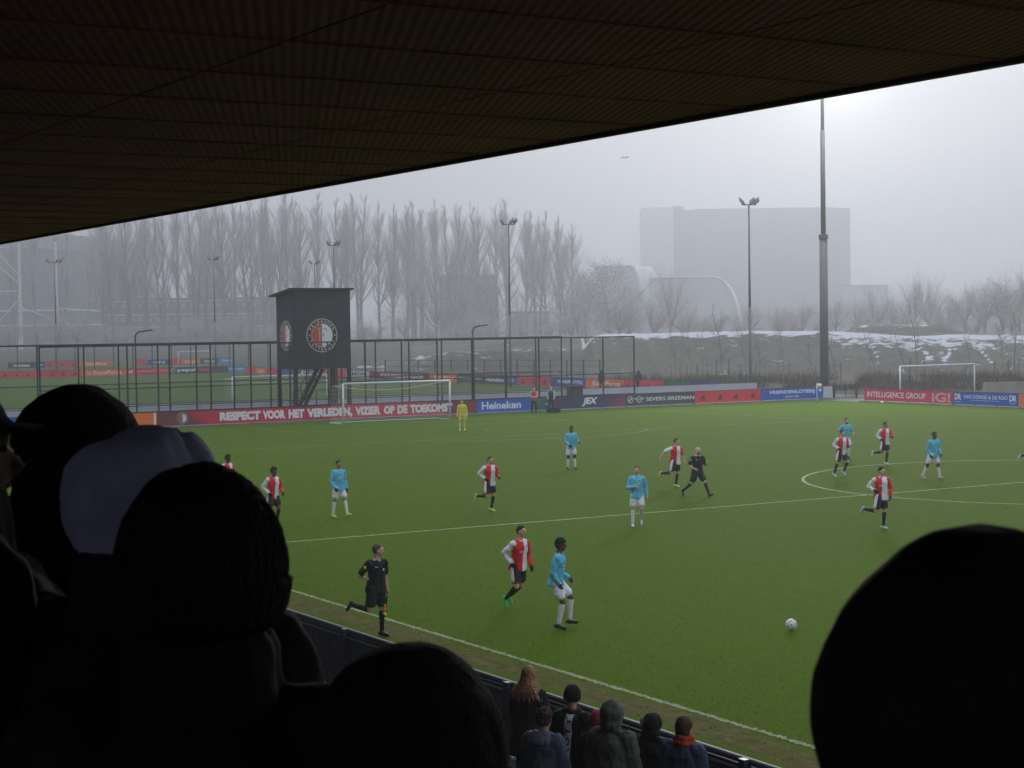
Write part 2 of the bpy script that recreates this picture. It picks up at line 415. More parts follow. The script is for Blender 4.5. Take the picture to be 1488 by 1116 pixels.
YB = 4.6; F = -.006
GB_ = 'boards along the goal line'
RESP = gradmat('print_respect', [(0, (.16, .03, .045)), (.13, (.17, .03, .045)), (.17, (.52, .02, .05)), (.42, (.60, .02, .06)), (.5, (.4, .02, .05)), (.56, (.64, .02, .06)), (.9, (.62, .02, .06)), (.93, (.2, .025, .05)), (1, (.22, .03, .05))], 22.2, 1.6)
def gx(px): # x of a column of the view on the goal-line board plane
    d = cf+cr*((px-744)/FPX)-cu*((590-558)/FPX); return CAM.x+d.x*(YB-CAM.y)/d.y
b, L = board((-25.5, YB), (-19.51, YB), 0, 'blue board with capital letters at the far left, cut by the dark cap', PBLUE, group=GB_)
text('lettering', 'VAN DONGE & DE ROO', WHITE, b, 4.3, .3, (2.95, F, .62), bold=.012)
b, L = board((-19.5, YB), (-13.93, YB), 0, 'plain orange board with a white right edge, left of the long dark red slogan board', PORG, group=GB_)
bm = bmesh.new(); flat(bm, [(L-.2, .14), (L-.08, .14), (L-.08, .96), (L-.2, .96)], F); link_mesh('edge_stripe', bm, WHITE, b)
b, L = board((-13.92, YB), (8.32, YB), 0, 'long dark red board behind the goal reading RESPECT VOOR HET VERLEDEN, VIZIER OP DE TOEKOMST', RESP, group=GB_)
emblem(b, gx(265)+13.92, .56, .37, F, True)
for wd_, p0, p1 in (('RESPECT', 319, 378.5), ('VOOR', 381.5, 414.5), ('HET', 419, 442), ('VERLEDEN,', 446, 512), ('VIZIER', 516, 553), ('OP', 557.5, 573.5), ('DE', 577.5, 592), ('TOEKOMST', 596, 657.5)):
    text('lettering', wd_, WHITE, b, gx(p1)-gx(p0), .65 if ',' in wd_ else .55, ((gx(p0)+gx(p1))/2+13.92, F, .51 if ',' in wd_ else .56), bold=.07)
HEI = gradmat('print_lager_board', [(0, (.018, .11, .6)), (.62, (.02, .11, .55)), (.66, (.02, .2, .08)), (.78, (.02, .13, .07)), (.86, (.03, .06, .12)), (.9, (.02, .1, .42)), (1, (.02, .1, .42))], 6.1, -.9)
b, L = board((8.33, YB), (14.42, YB), 0, 'blue board sweeping into green with Heineken in white, right of the goal', HEI, group=GB_)
xa, xb = gx(700)-8.33, gx(757)-8.33
text('lettering', 'Heineken', WHITE, b, xb-xa, .5, ((xa+xb)/2, F, .57), bold=.03)
bm = bmesh.new(); flat(bm, [(5.35, .50), (5.75, .52), (5.75, .56), (5.35, .54)], F); link_mesh('mark', bm, WHITE, b)
JX = gradmat('print_purple_board', [(0, (.1, .03, .1)), (.1, (.05, .035, .12)), (.3, (.03, .04, .12)), (.62, (.035, .04, .13)), (.82, (.15, .03, .1)), (.93, (.26, .03, .11)), (1, (.1, .03, .12))], 6.0, -.5)
b, L = board((14.43, YB), (20.44, YB), 0, 'navy and purple board reading JEX in slanted white letters', JX, group=GB_)
text('lettering', 'JEX', WHITE, b, gx(869)-gx(846), .6, (gx(857.5)-14.43, F, .56), bold=.05, shear=.25)
b, L = board((20.45, YB), (26.46, YB), 0, 'grey board reading SEVERS BREEMAN with two small round car badges', PGREY, group=GB_)
xa, xb = gx(939)-20.45, gx(1009)-20.45
text('lettering', 'SEVERS BREEMAN', WHITE, b, xb-xa, .27, ((xa+xb)/2, F, .58), bold=.012)
bm = bmesh.new(); c = gx(916)-20.45
disc(bm, c, .58, .24, F, 0, .2); disc(bm, c, .58, .13, F, 0, 0, 0, 90, 8); disc(bm, c, .58, .13, F, 0, 0, 180, 270, 8); link_mesh('logo', bm, WHITE, b)
bm = bmesh.new(); c = gx(929)-20.45
disc(bm, c, .58, .22, F, 0, .175); disc(bm, c, .58, .11, F-.004, 0, .07, sz=.6)
for s in (-1, 1):
    for k in range(3): flat(bm, [(c+s*.24, .55+k*.055), (c+s*.24, .58+k*.055), (c+s*(.38+.04*k), .60+k*.05), (c+s*(.38+.04*k), .58+k*.05)][::s], F)
link_mesh('logo', bm, WHITE, b)
b, L = board((26.47, YB), (32.48, YB), 0, 'plain red board with four small dark three-bar marks near the corner', PRED, group=GB_)
for px in (1022, 1047, 1070, 1094.5): trefoil(b, gx(px)-26.47, .58, .42, F, BLK)
b, L = board((32.49, YB), (38.52, YB), 0, 'blue board reading VRIENDENLOTERIJ beside the corner flag', PBLUE, group=GB_)
xa, xb = gx(1117.5)-32.49, gx(1184)-32.49
text('lettering', 'VRIENDENLOTERIJ', WHITE, b, xb-xa, .33, ((xa+xb)/2, F, .66), bold=.03)
text('lettering', '- SINDS 1989 -', WHITE, b, gx(1163)-gx(1139), .13, (gx(1151)-32.49, F, .33), bold=.01)
bm = bmesh.new(); disc(bm, .35, .8, .03, F); disc(bm, .25, .35, .03, F); disc(bm, 5.75, .74, .12, F); link_mesh('mark', bm, WHITE, b)
b, L = board((38.56, YB), (39.45, YB), 0, 'small plain pale grey board at the foot of the tall light mast', BACKW, z1=1.0, posts=.8)
TB_ = 'boards along the far touchline'; XB = 38.0
b, L = board((XB, -.53), (XB, -9.35), 0, 'crimson board reading INTELLIGENCE GROUP with big pale letters iG! at its right end', mat('print_crimson', (.70, .02, .09), .5, .05, 1), group=TB_)
def ty(px):  # distance along the touchline boards for a column of the view
    d = cf+cr*((px-744)/FPX)-cu*((575-558)/FPX); return -.53-(CAM.y+d.y*(XB-CAM.x)/d.x)
text('lettering', 'INTELLIGENCE GROUP', WHITE, b, ty(1345)-ty(1260), .40, ((ty(1345)+ty(1260))/2, F, .58), bold=.015)
text('lettering', 'iG!', mat('print_pink', (.68, .42, .45), .5), b, ty(1381)-ty(1354), .66, ((ty(1381)+ty(1354))/2, F, .53), bold=.03)
b, L = board((XB, -9.37), (XB, -15.3), 0, 'blue board reading VAN DONGE & DE ROO between two white DR monograms', PBLUE, group=TB_)
o_ = 8.84
text('lettering', 'VAN DONGE & DE ROO', WHITE, b, ty(1464)-ty(1400), .25, ((ty(1464)+ty(1400))/2-o_, F, .66), bold=.015)
text('lettering', 'www.vandongederoo.com', WHITE, b, ty(1452)-ty(1411), .09, ((ty(1452)+ty(1411))/2-o_, F, .42), bold=.005)
for px in (1392, 1472):
    c = ty(px)-o_; text('lettering', 'DR', WHITE, b, .62, .42, (c, F, .64), bold=.04); text('lettering', 'GROEP', WHITE, b, .5, .07, (c, F, .3), bold=.01)
b, L = board((XB, -15.32), (XB, -21.3), 0, 'plain orange board at the right edge of the view', PORG, group=TB_)

# ---- second pitch: white board backs, far boards, side boards
for i in range(12):
    x0 = -31+i*6.0
    bk = board((x0, 15.5), (x0+5.98, 15.5), 0, 'pale board back beyond the tall fences, %s from the left' % nth(i), BACKW, z0=.1, z1=1.0, group='pale board backs beyond the fences')
GF = 'boards at the far end of the practice pitch'
def far_board(x0, x1, y, mt, label, txt=None, tm=None, grp=GF, z=(.1, .97), tw=.8, th=.42, tc=.5, bold=.02, tre=0, dot=None):
    b, L = board((x0, y), (x1, y), 0, label, mt, z0=z[0], z1=z[1], posts=3, group=grp)
    if txt: text('lettering', txt, tm or WHITE, b, L*tw, th, (L*tc, F, .55), bold=bold)
    for k in range(tre): trefoil(b, L*(k+.5)/tre, .55, .42, F, BLK)
    return b, L
def xat(px, y):
    d = cf+cr*((px-744)/FPX); return CAM.x+d.x*(y-CAM.y)/d.y
Y2 = 128.2
PDRED = mat('print_dull_red', (.68, .05, .09), .5, .06, 1)
far_board(xat(-70, Y2), xat(50, Y2), Y2, PDRED, 'leftmost long red board with dark three-bar marks across the practice pitch', tre=7)
far_board(xat(50, Y2)+.02, xat(118, Y2), Y2, PDRED, 'shorter red board with three-bar marks, just left of the orange EuroParcs board', tre=4)
b, L = far_board(xat(118, Y2)+.02, xat(184, Y2), Y2, PORG, 'orange EuroParcs board at the far end of the practice pitch, above the dark hat', 'EuroParcs', tw=.62, tc=.58, th=.5)
bm = bmesh.new(); disc(bm, L*.18, .55, .26, F, 0, .17, 120, 400); link_mesh('logo', bm, WHITE, b)
b, L = far_board(xat(184, Y2)+.02, xat(246, Y2), Y2, PDRED, 'red board with AD and a thin white line of text, left of pepsi', 'AD', tw=.11, tc=.1, th=.4, bold=.05)
text('lettering', 'ALGEMEEN DAGBLAD ROTTERDAM', WHITE, b, L*.72, .12, (L*.6, F, .55), bold=.02)
b, L = far_board(xat(246, Y2)+.02, xat(332, Y2), Y2, PGREY, 'dark grey board reading pepsi MAX at the far end of the practice pitch', 'pepsi', tw=.31, tc=.29, th=.55, bold=.03)
text('lettering', 'MAX', PDRED, b, L*.24, .5, (L*.62, F, .56), bold=.06)
bm = bmesh.new(); disc(bm, L*.065, .55, .3, F, 0); disc(bm, L*.065, .55, .24, F-.004, 1, 0, 20, 200); disc(bm, L*.065, .55, .24, F-.004, 2, 0, 200, 380); link_mesh('logo', bm, [WHITE, PDRED, PNAVY], b)
far_board(xat(332, Y2)+.02, xat(356, Y2), Y2, PLBLUE, 'light blue board with white script at the far right corner of the practice pitch', 'Vriendjes', tw=.9, th=.34)
XS = 39.3; GS = 'boards down the right side of the practice pitch'
def side_y(px):
    d = cf+cr*((px-744)/FPX); return CAM.y+d.y*(XS-CAM.x)/d.x
SB = [(357, 372, PDRED, None, 0, 'red board nearest the far right corner of the practice pitch'), (372, 386, PORG, 'EuroParcs', 0, 'orange board seen left of the black tower, down the side of the practice pitch'),
 (386, 404, PDRED, None, 2, 'red board half hidden by the left leg of the black tower'), (404, 428, PNAVY, None, 0, 'navy board seen under the black tower'),
 (428, 470, PGREY, 'JEX', 0, 'dark board seen behind the tower stairs'), (470, 503, PDRED, None, 3, 'red board seen under the right side of the black tower'),
 (503, 537, BACKW, 'JEX', 0, 'white board just right of the black tower legs'), (537, 624, mat('print_maroon', (.16, .04, .06), .5), 'VOOR MORGEN EN LATER', 0, 'dark maroon board with small pale lettering, seen above the crossbar'),
 (624, 664, PORG, 'EuroParcs', 0, 'orange red board above the right end of the crossbar'), (664, 735, PDGREEN, None, 0, 'dark green board with Heineken at its right end, beside the curved lamp'),
 (735, 752, PNAVY, None, 0, 'short blue board with a white crest on the practice pitch side'), (752, 800, PDRED, None, 3, 'red board above the two standing ball crew on the practice pitch side'),
 (800, 851, PNAVY, 'VRIENDENLOTERIJ', 0, 'blue VRIENDENLOTERIJ board of the practice pitch, above the JEX board'), (851, 906, PORG, 'EuroParcs', 0, 'orange EuroParcs board of the practice pitch, behind a dark standing figure'),
 (906, 964, PRED, None, 4, 'bright red board beside the end post of the tall fence'), (964, 1005, PGREEN, None, 0, 'green board nearest the right end of the practice pitch'), (1005, 1040, PNAVY, None, 0, 'navy board just showing over the pale board backs on the right')]
for (p0, p1, mt, tx, tre, lb) in SB:
    ya, yb = side_y(p0), side_y(p1)
    b, L = board((XS, ya-.02), (XS, yb+.02), 0, lb, mt, z0=.1, z1=.97, posts=4, group=GS)
    if tx: text('lettering', tx, BLK if mt is BACKW else WHITE, b, L*.72, .4, (L*.55, F, .55), bold=.03)
    for k in range(tre): trefoil(b, L*(k+.5)/tre, .55, .5, F, BLK)
    if p0 == 664: text('lettering', 'Heineken', WHITE, b, L*.36, .42, (L*.79, F, .53), bold=.03); text('lettering', 'BIER 0.0 OP NUMMER 1', WHITE, b, L*.5, .22, (L*.28, F, .58), bold=.02)
    if p0 == 735:
        bm = bmesh.new(); disc(bm, L/2, .55, .28, F, 0, .2); flat(bm, [(L*.2, .52), (L*.8, .52), (L*.8, .57), (L*.2, .57)], F); link_mesh('logo', bm, WHITE, b)
GT = 'boards round the farthest pitch'; Y3 = 192.0
for (p0, p1, mt, tx, tre, lb) in ((12, 52, PDGREEN, 'Heineken', 0, 'faint green Heineken board on the farthest pitch, left in the haze'), (52, 66, PNAVY, '>', 0, 'faint blue board between the green and red ones on the farthest pitch'),
   (66, 115, PDRED, None, 3, 'faint red board with three small marks on the farthest pitch'), (115, 165, PORG, 'EuroParcs', 0, 'faint orange board on the farthest pitch'),
   (196, 214, PDRED, None, 0, 'faint short red board behind the pitch lamp on the farthest pitch'), (215, 246, PNAVY, 'NN', 0, 'faint navy board on the farthest pitch above the AD board'), (248, 264, PDRED, None, 0, 'faint red board left of the small distant goal'),
   (264, 292, PORG, 'EuroParcs', 0, 'faint orange board behind the small distant goal'), (292, 318, PDGREEN, 'Heineken', 0, 'faint dark green board right of the small distant goal'), (318, 342, PLBLUE, 'Vriendjes', 0, 'faint light blue board on the farthest pitch')):
    b, L = board((xat(p0, Y3), Y3), (xat(p1, Y3)-.02, Y3), 0, lb, mt, z0=.1, z1=1.0, posts=4, group=GT)
    if tx: text('lettering', tx, WHITE, b, L*.6, .45, (L*.5, F, .55), bold=.03)
    for k in range(tre): trefoil(b, L*(k+.5)/tre, .55, .5, F, BLK)

# ------------------------------------------------------------------ tall ball-stop fences
STEEL = mat('dark_steel', (.025, .028, .03), .5, .15, 2, spec=.4)
def wiremat(name, s, wd, col=(.03, .035, .035)):
    m = bpy.data.materials.new(name); m.use_nodes = True; n = m.node_tree; b = n.nodes['Principled BSDF']; b.inputs['Base Color'].default_value = (*col, 1)
    tc = n.nodes.new('ShaderNodeTexCoord'); sx = n.nodes.new('ShaderNodeSeparateXYZ'); n.links.new(tc.outputs['Object'], sx.inputs[0])
    out = []
    for i, sc in ((0, s[0]), (2, s[1])):
        a = n.nodes.new('ShaderNodeMath'); a.operation = 'DIVIDE'; a.inputs[1].default_value = sc; n.links.new(sx.outputs[i], a.inputs[0])
        f = n.nodes.new('ShaderNodeMath'); f.operation = 'FRACT'; n.links.new(a.outputs[0], f.inputs[0])
        l = n.nodes.new('ShaderNodeMath'); l.operation = 'LESS_THAN'; l.inputs[1].default_value = wd/sc; n.links.new(f.outputs[0], l.inputs[0]); out.append(l.outputs[0])
    mxm = n.nodes.new('ShaderNodeMath'); mxm.operation = 'MAXIMUM'; n.links.new(out[0], mxm.inputs[0]); n.links.new(out[1], mxm.inputs[1])
    n.links.new(mxm.outputs[0], b.inputs['Alpha']); return m
WIRE = wiremat('wire_mesh', (.05, .2), .004); NETM = wiremat('ball_net', (.12, .12), .004)
def tall_fence(name_label, x0, xs, y, h, mid, grp):
    rt = empty('ball_stop_fence', (x0, y, 0), 0, name_label, 'fence', grp)
    X0, X1 = xs[0]-x0, xs[-1]-x0
    for x in xs:
        bm = bmesh.new(); x -= x0; box(bm, x-.04, x+.04, -.04, .04, 0, h)
        for k in range(5): box(bm, x-.1, x+.1, -.058, -.052, .3+k*.5, .34+k*.5)
        link_mesh('post', bm, STEEL, rt)
    bm = bmesh.new(); box(bm, X0-.05, X1+.05, -.045, .045, h+.002, h+.09); link_mesh('top_rail', bm, STEEL, rt)
    bm = bmesh.new(); box(bm, X0, X1, -.1, -.06, mid, mid+.06); link_mesh('middle_rail', bm, STEEL, rt)
    bm = bmesh.new(); box(bm, X0, X1, -.1, -.06, .97, 1.02); link_mesh('lower_rail', bm, STEEL, rt)
    bm = bmesh.new(); flat(bm, [(X0, .1), (X1, .1), (X1, mid), (X0, mid)], -.064); link_mesh('wire_mesh', bm, WIRE, rt)
    bm = bmesh.new(); flat(bm, [(X0, mid+.07), (X1, mid+.07), (X1, h), (X0, h)], 0.0); link_mesh('net', bm, NETM, rt)
tall_fence('tall dark ball-stop fence right behind the slogan board, ending over the grey board', -20.8, [-20.8+i*42.4/16 for i in range(17)], 5.25, 4.98, 2.42, None)
tall_fence('second tall dark ball-stop fence farther back, its right end stopping short of the front one', -34, [-34.5+2.65*i for i in range(21)]+[20.75], 13.5, 5.0, 2.44, None)

# gate between the board lines
gt = empty('gate', (39.6, 4.6, 0), 0, 'small dark tubular gate between the corner mast and the crimson board', 'gate')
for x in (0.0, 2.3):
    bm = bmesh.new(); box(bm, x-.05, x+.05, -.05, .05, 0, 1.12); link_mesh('post', bm, STEEL, gt)
bm = bmesh.new()
for z in (.12, 1.04): box(bm, .06, 2.24, -.02, .02, z, z+.04)
for x in (.1, 1.15, 2.16): box(bm, x, x+.04, -.018, .018, .16, 1.04)
link_mesh('frame', bm, STEEL, gt)
bm = bmesh.new(); flat(bm, [(.1, .16), (2.2, .16), (2.2, 1.04), (.1, 1.04)], 0.025); link_mesh('wire_mesh', bm, WIRE, gt)

# ------------------------------------------------------------------ goals
GW = mat('goal_white', (.62, .64, .64), .4); CORD = mat('net_cord', (.55, .57, .55), .8)
def goal(x, y, label, wd=7.32, h=2.44, rz=0.0, net=True, r=.06, depth=2.0, cords=True):
    g = empty('football_goal', (x, y, 0), rz, label, 'goal'); hw = wd/2
    for s in (-1, 1):
        bm = bmesh.new(); tube(bm, (s*(hw+r), 0, 0), (s*(hw+r), 0, h+r), r, r, 12); link_mesh('post', bm, GW, g, True)
    bm = bmesh.new(); tube(bm, (-hw-r, 0, h+r), (hw+r, 0, h+r), r, r, 12); link_mesh('crossbar', bm, GW, g, True)
    bm = bmesh.new()
    path_tube(bm, [(-hw-r, 0, .04), (-hw-r, depth, .04), (hw+r, depth, .04), (hw+r, 0, .04)], .028, 6); link_mesh('ground_bar', bm, GW, g)
    if net:
        bm = bmesh.new()
        def sag(u): return h-.06-.38*4*u*(1-u)*.9-.05
        n = 46
        bt = [Vector((-hw+wd*i/n, depth*.78, sag(i/n))) for i in range(n+1)]
        path_tube(bm, bt, .016, 4)
        for s in (-1, 1):
            path_tube(bm, [Vector((s*hw, 0, h)), Vector((s*hw, depth*.78, h-.12))], .012, 4)
            for k in range(1, 9): path_tube(bm, [Vector((s*hw, 0, h*k/9)), Vector((s*hw, depth, h*k/9*.94))], .0035, 3)
            for k in range(1, 8): path_tube(bm, [Vector((s*hw, depth*k/8, .05)), Vector((s*hw, depth*k/8*.97, h-.05))], .0035, 3)
        for i in range(0, n+1):
            p = bt[i]; path_tube(bm, [Vector((p.x, 0, h)), p, Vector((p.x, depth, .06))], .0035, 3)
        for k in range(1, 14):
            path_tube(bm, [Vector((q.x, depth-(depth*.22)*(k/14), q.z*k/14)) for q in bt[::4]+[bt[-1]]], .0035, 3)
        link_mesh('net', bm, CORD, g)
    return g
goal(0, 0, 'white football goal with a sagging net in front of the long slogan board')
goal(1.25, 21.0, 'white practice goal seen between fence posts left of the black tower')
q_ = bearing(284, 290); goal(q_.x, q_.y, 'faint distant white goal on the farthest pitch above the pepsi board', rz=.42, net=False)
P3a, P3b = bearing(1308, 133), bearing(1416, 139)
d3 = P3b-P3a; goal((P3a.x+P3b.x)/2, (P3a.y+P3b.y)/2, 'white goal without a net behind the crimson board on the right', wd=d3.length-.12, rz=math.atan2(d3.y, d3.x), net=False, depth=1.6)

# ------------------------------------------------------------------ corner flag and balls
cfz = empty('corner_flag', (33.65, -.35, 0), 0, 'white corner flag pole with a small red and white flag by the blue board', 'corner flag')
bm = bmesh.new(); tube(bm, (0, 0, 0), (0, 0, 1.6), .035, .03, 8); link_mesh('pole', bm, GW, cfz, True)
bm = bmesh.new(); box(bm, .0, .05, -.05, .0, 1.4, 1.62); box(bm, -.05, .0, -.045, .045, 1.5, 1.64); link_mesh('pole_tip', bm, mat('flag_red', (.5, .03, .05), .7), cfz)
bm = bmesh.new(); prev = None
for i in range(7):
    x = .04+.07*i; y = .03*math.sin(i*1.2); z0, z1 = 1.12+.01*i, 1.5-.015*i
    q = [bm.verts.new((x, y, z0)), bm.verts.new((x, y, z1)), bm.verts.new((x, y+.006, z1)), bm.verts.new((x, y+.006, z0))]
    if prev:
        for a in range(4): bm.faces.new((prev[a], prev[(a+1) % 4], q[(a+1) % 4], q[a]))
    prev = q
link_mesh('flag', bm, mat('flag_pale', (.7, .6, .68), .8), cfz, True)
def ball(x, y, z, label):
    bm = bmesh.new(); ell(bm, Vector((0, 0, 0)), (.11, .11, .11), u=24, v=16)
    ob = link_mesh('football', bm, [mat('ball_white', (.75, .74, .76), .4), mat('ball_mark', (.35, .2, .25), .4)], None, True, (x, y, z))
    for f in ob.data.polygons:
        c = f.center.normalized()
        if noise.noise(c*3.2) > .38: f.material_index = 1
    tag(ob, label, 'ball')
ball(-28.32, -71.35, .13, 'white match ball in flight low over the near grass, right of the players')
ball(36.6, -3.9, .11, 'spare white ball lying in front of the crimson board')

# ------------------------------------------------------------------ camera tower
BANNER = mat('black_banner', (.028, .036, .044), .75, .1, 1.2, bump=.25, bscale=2.2)
TD = mat('tower_dark', (.02, .024, .027), .6)
tw = empty('filming_tower', (-3.55, 7.5, 0), 0, 'black box tower on legs with round club badges and a sloping roof, behind the goal', 'tower')
TW, TDp = 4.0, 2.8
bm = bmesh.new()
def wrinkled(bm, P, nu=40, nv=44, amp=.02):
    V = []
    for j in range(nv+1):
        row = []
        for i in range(nu+1):
            u, v = i/nu, j/nv; p, nr = P(u, v)
            e = min(u, 1-u, .15)/.15*min(1, max(0, v*6))*min(1, (1-v)*6)
            a = amp*noise.fractal(Vector((u*3, v*7, 2)), 1, 2, 3)*e*(1.6 if v < .35 else .4)
            row.append(bm.verts.new(p+nr*a))
        V.append(row)
    for j in range(nv):
        for i in range(nu): bm.faces.new((V[j][i], V[j][i+1], V[j+1][i+1], V[j+1][i]))
Z0, Z1 = 3.28, 8.36
wrinkled(bm, lambda u, v: (Vector((TW*u, -.03, Z0+(Z1-Z0)*v)), Vector((0, -1, 0))), amp=.035)
front = link_mesh('front_banner', bm, BANNER, tw, True)
emblem(tw, 1.92, 5.45, 1.1, -.075)
bm = bmesh.new(); wrinkled(bm, lambda u, v: (Vector((-.03, TDp*(1-u), Z0+(Z1-.35*(1-u)-Z0)*v)), Vector((-1, 0, 0))))
link_mesh('side_banner', bm, BANNER, tw, True)
e2 = emblem(tw, 0, 0, .98, 0); e2.matrix_parent_inverse = Matrix(); e2.rotation_euler = (0, 0, -math.pi/2); e2.location = (-.07, 1.2, 5.45)
bm = bmesh.new(); box(bm, .01, TW-.01, .01, TDp, Z0+.03, Z1-.3); link_mesh('cabin', bm, TD, tw)
bm = bmesh.new()
for z in (0, ):
    v = [bm.verts.new(q) for q in ((-.45, -.35, 8.44), (TW+.15, -.35, 8.44), (TW+.15, TDp+.3, 8.02), (-.45, TDp+.3, 8.02), (-.45, -.35, 8.54), (TW+.15, -.35, 8.54), (TW+.15, TDp+.3, 8.12), (-.45, TDp+.3, 8.12))]
    for f in ((3, 2, 1, 0), (4, 5, 6, 7), (0, 1, 5, 4), (1, 2, 6, 5), (2, 3, 7, 6), (3, 0, 4, 7)): bm.faces.new([v[i] for i in f])
link_mesh('roof', bm, TD, tw)
for (x, y) in ((.06, .06), (TW-.12, .06), (.06, TDp-.1), (TW-.12, TDp-.1), (2.9, .06)):
    bm = bmesh.new(); box(bm, x-.11, x+.11, y-.11, y+.11, 0, Z0+.02); link_mesh('leg', bm, TD if x != 2.9 else mat('oxide_red', (.09, .035, .035), .7), tw)
st = bmesh.new()
for y in (1.0, 1.8):
    obox(st, Vector((1.55, y, 1.66)), Vector((.9, 0, 1.62))*1.0, Vector((0, .03, 0)), Vector((-.1, 0, .055)))
for k in range(13):
    t = k/13; box(st, .65+1.8*t-.13, .65+1.8*t+.13, 1.03, 1.77, .15+3.1*t, .19+3.1*t)
link_mesh('stairs', st, TD, tw)
hr = bmesh.new()
for y in (.97, 1.83):
    tube(hr, (.55, y, 1.0), (2.35, y, 4.1), .025, .025, 6)
    for t in (0, .33, .66): tube(hr, (.65+1.8*t, y, .1+3.1*t), (.65+1.8*t-.05, y, 1.15+3.1*t), .02, .02, 6)
link_mesh('handrail', hr, TD, tw)
gf = bmesh.new()
for x in (-.3, .5, 1.3, 2.2, 3.0): tube(gf, (x, -.4, 0), (x, -.4, 1.9), .03, .03, 6)
for z in (.95, 1.9): tube(gf, (-.3, -.4, z), (3.0, -.4, z), .02, .02, 6)
link_mesh('guard_fence', gf, TD, tw)

# ------------------------------------------------------------------ masts and lamps
GALV = mat('galvanised_mast', (.2, .21, .22), .6, .12, .6)
LAMPG = mat('lamp_housing', (.16, .17, .18), .6)
def flood_pole(px, D, h, label, spread=1.0, rz=None, grp='slim floodlight poles beyond the goal'):
    p = bearing(px, D); rt = empty('floodlight_pole', p, rz if rz is not None else -YAW, label, 'floodlight', grp)
    bm = bmesh.new(); tube(bm, (0, 0, 0), (0, 0, h*.45), .15, .12, 10); tube(bm, (0, 0, h*.45), (0, 0, h), .11, .07, 10); link_mesh('pole', bm, GALV, rt, True)
    bm = bmesh.new(); obox(bm, Vector((0, 0, h)), Vector((.62*spread, 0, 0)), Vector((0, .05, 0)), Vector((0, 0, .05))); link_mesh('crossarm', bm, LAMPG, rt)
    for s in (-1, .45, 1.05):
        bm = bmesh.new(); c = Vector((s*.6*spread, -.1, h+.28)); ax = Vector((.21, 0, .17*(1 if s > 0 else -1))) ; t = Vector((0, .3, .14))
        obox(bm, c, ax, t, Vector((0, -.05, .09))); tube(bm, (s*.6*spread, 0, h), c, .03, .03, 5); link_mesh('lamp_head', bm, LAMPG, rt)
    return rt
flood_pole(742, 168, 15.6, 'slim grey floodlight pole with tilted lamp heads, right of the poplar row middle', 1.0)
flood_pole(1090.5, 152, 16.0, 'slim grey floodlight pole just left of the thick tall mast')
flood_pole(314, 246, 15.6, 'hazy slim floodlight pole left of the black tower', 1.0)
flood_pole(83, 252, 15.6, 'hazy slim floodlight pole with lamps spread wide, far left', 1.5)
flood_pole(488, 200, 15.3, 'slim floodlight pole rising right above the black tower')
flood_pole(460, 262, 15.5, 'smaller fainter floodlight pole above the black tower, left of its neighbour')
def path_lamp(px, D, h, label):
    p = bearing(px, D); rt = empty('path_lamp', p, -YAW, label, 'street lamp', 'curved path lamps')
    bm = bmesh.new(); pts = [Vector((0, 0, 0)), Vector((0, 0, h-.45))]+[Vector((.38*(1-math.cos(R(t))), 0, h-.45+.36*math.sin(R(t)))) for t in range(15, 91, 15)]+[Vector((.55, 0, h-.07))]
    path_tube(bm, pts, .05, 8); link_mesh('pole', bm, STEEL, rt, True)
    bm = bmesh.new(); obox(bm, Vector((.8, 0, h-.04)), Vector((.3, 0, .04)), Vector((0, .12, 0)), Vector((0, 0, .04))); link_mesh('lamp_head', bm, STEEL, rt)
path_lamp(198, 115.5, 5.95, 'curved dark path lamp on the left above the orange EuroParcs board')
path_lamp(688, 126.5, 6.0, 'curved dark path lamp right of the goal and goalkeeper')
ms = empty('floodlight_mast', (39.2, 5.2, 0), 0, 'thick tall grey floodlight mast at the corner, its top hidden by the stand roof', 'floodlight mast')
MG = mat('mast_grey', (.12, .125, .13), .6, .08, .5)
bm = bmesh.new(); tube(bm, (0, 0, 0), (0, 0, 12.2), .34, .30, 16); link_mesh('lower_pole', bm, MG, ms, True)
bm = bmesh.new(); tube(bm, (0, 0, 12.2), (0, 0, 12.5), .36, .36, 16); link_mesh('collar', bm, MG, ms)
bm = bmesh.new(); tube(bm, (0, 0, 12.5), (0, 0, 20.4), .19, .175, 14); tube(bm, (0, 0, 20.4), (0, 0, 25.9), .13, .11, 14); link_mesh('upper_pole', bm, MG, ms, True)
LIT = mat('lit_lamp_glass', (.9, .9, .9), .3, emit=((1, .97, .9), 60))
hd = bmesh.new(); box(hd, -1.9, 1.9, -.08, .08, 24.2, 24.32); box(hd, -1.9, 1.9, -.08, .08, 25.4, 25.52); link_mesh('lamp_frame', hd, MG, ms)
for i in range(6):
    for z in (24.45, 25.65):
        bm = bmesh.new(); x = -1.65+.66*i; box(bm, x-.25, x+.25, -.35, -.1, z, z+.42); lh = link_mesh('lamp_head', bm, LAMPG, ms)
        bm = bmesh.new(); box(bm, x-.21, x+.21, -.365, -.355, z+.04, z+.38); link_mesh('lens', bm, LIT, lh)
for s in (-1, 1):
    ld = bpy.data.lights.new('floodlight_glow', 'SPOT'); ld.spot_size = R(140); ld.spot_blend = 1; ld.energy = LAMPW; ld.shadow_soft_size = .7; ld.color = (1, .97, .9)
    lo = bpy.data.objects.new('floodlight_glow', ld); COL.objects.link(lo); lo.parent = ms; lo.location = (s*.9, -1.6, 24.9); lo.rotation_euler = Vector((.55, .62, .56)).to_track_quat('Z', 'Y').to_euler()
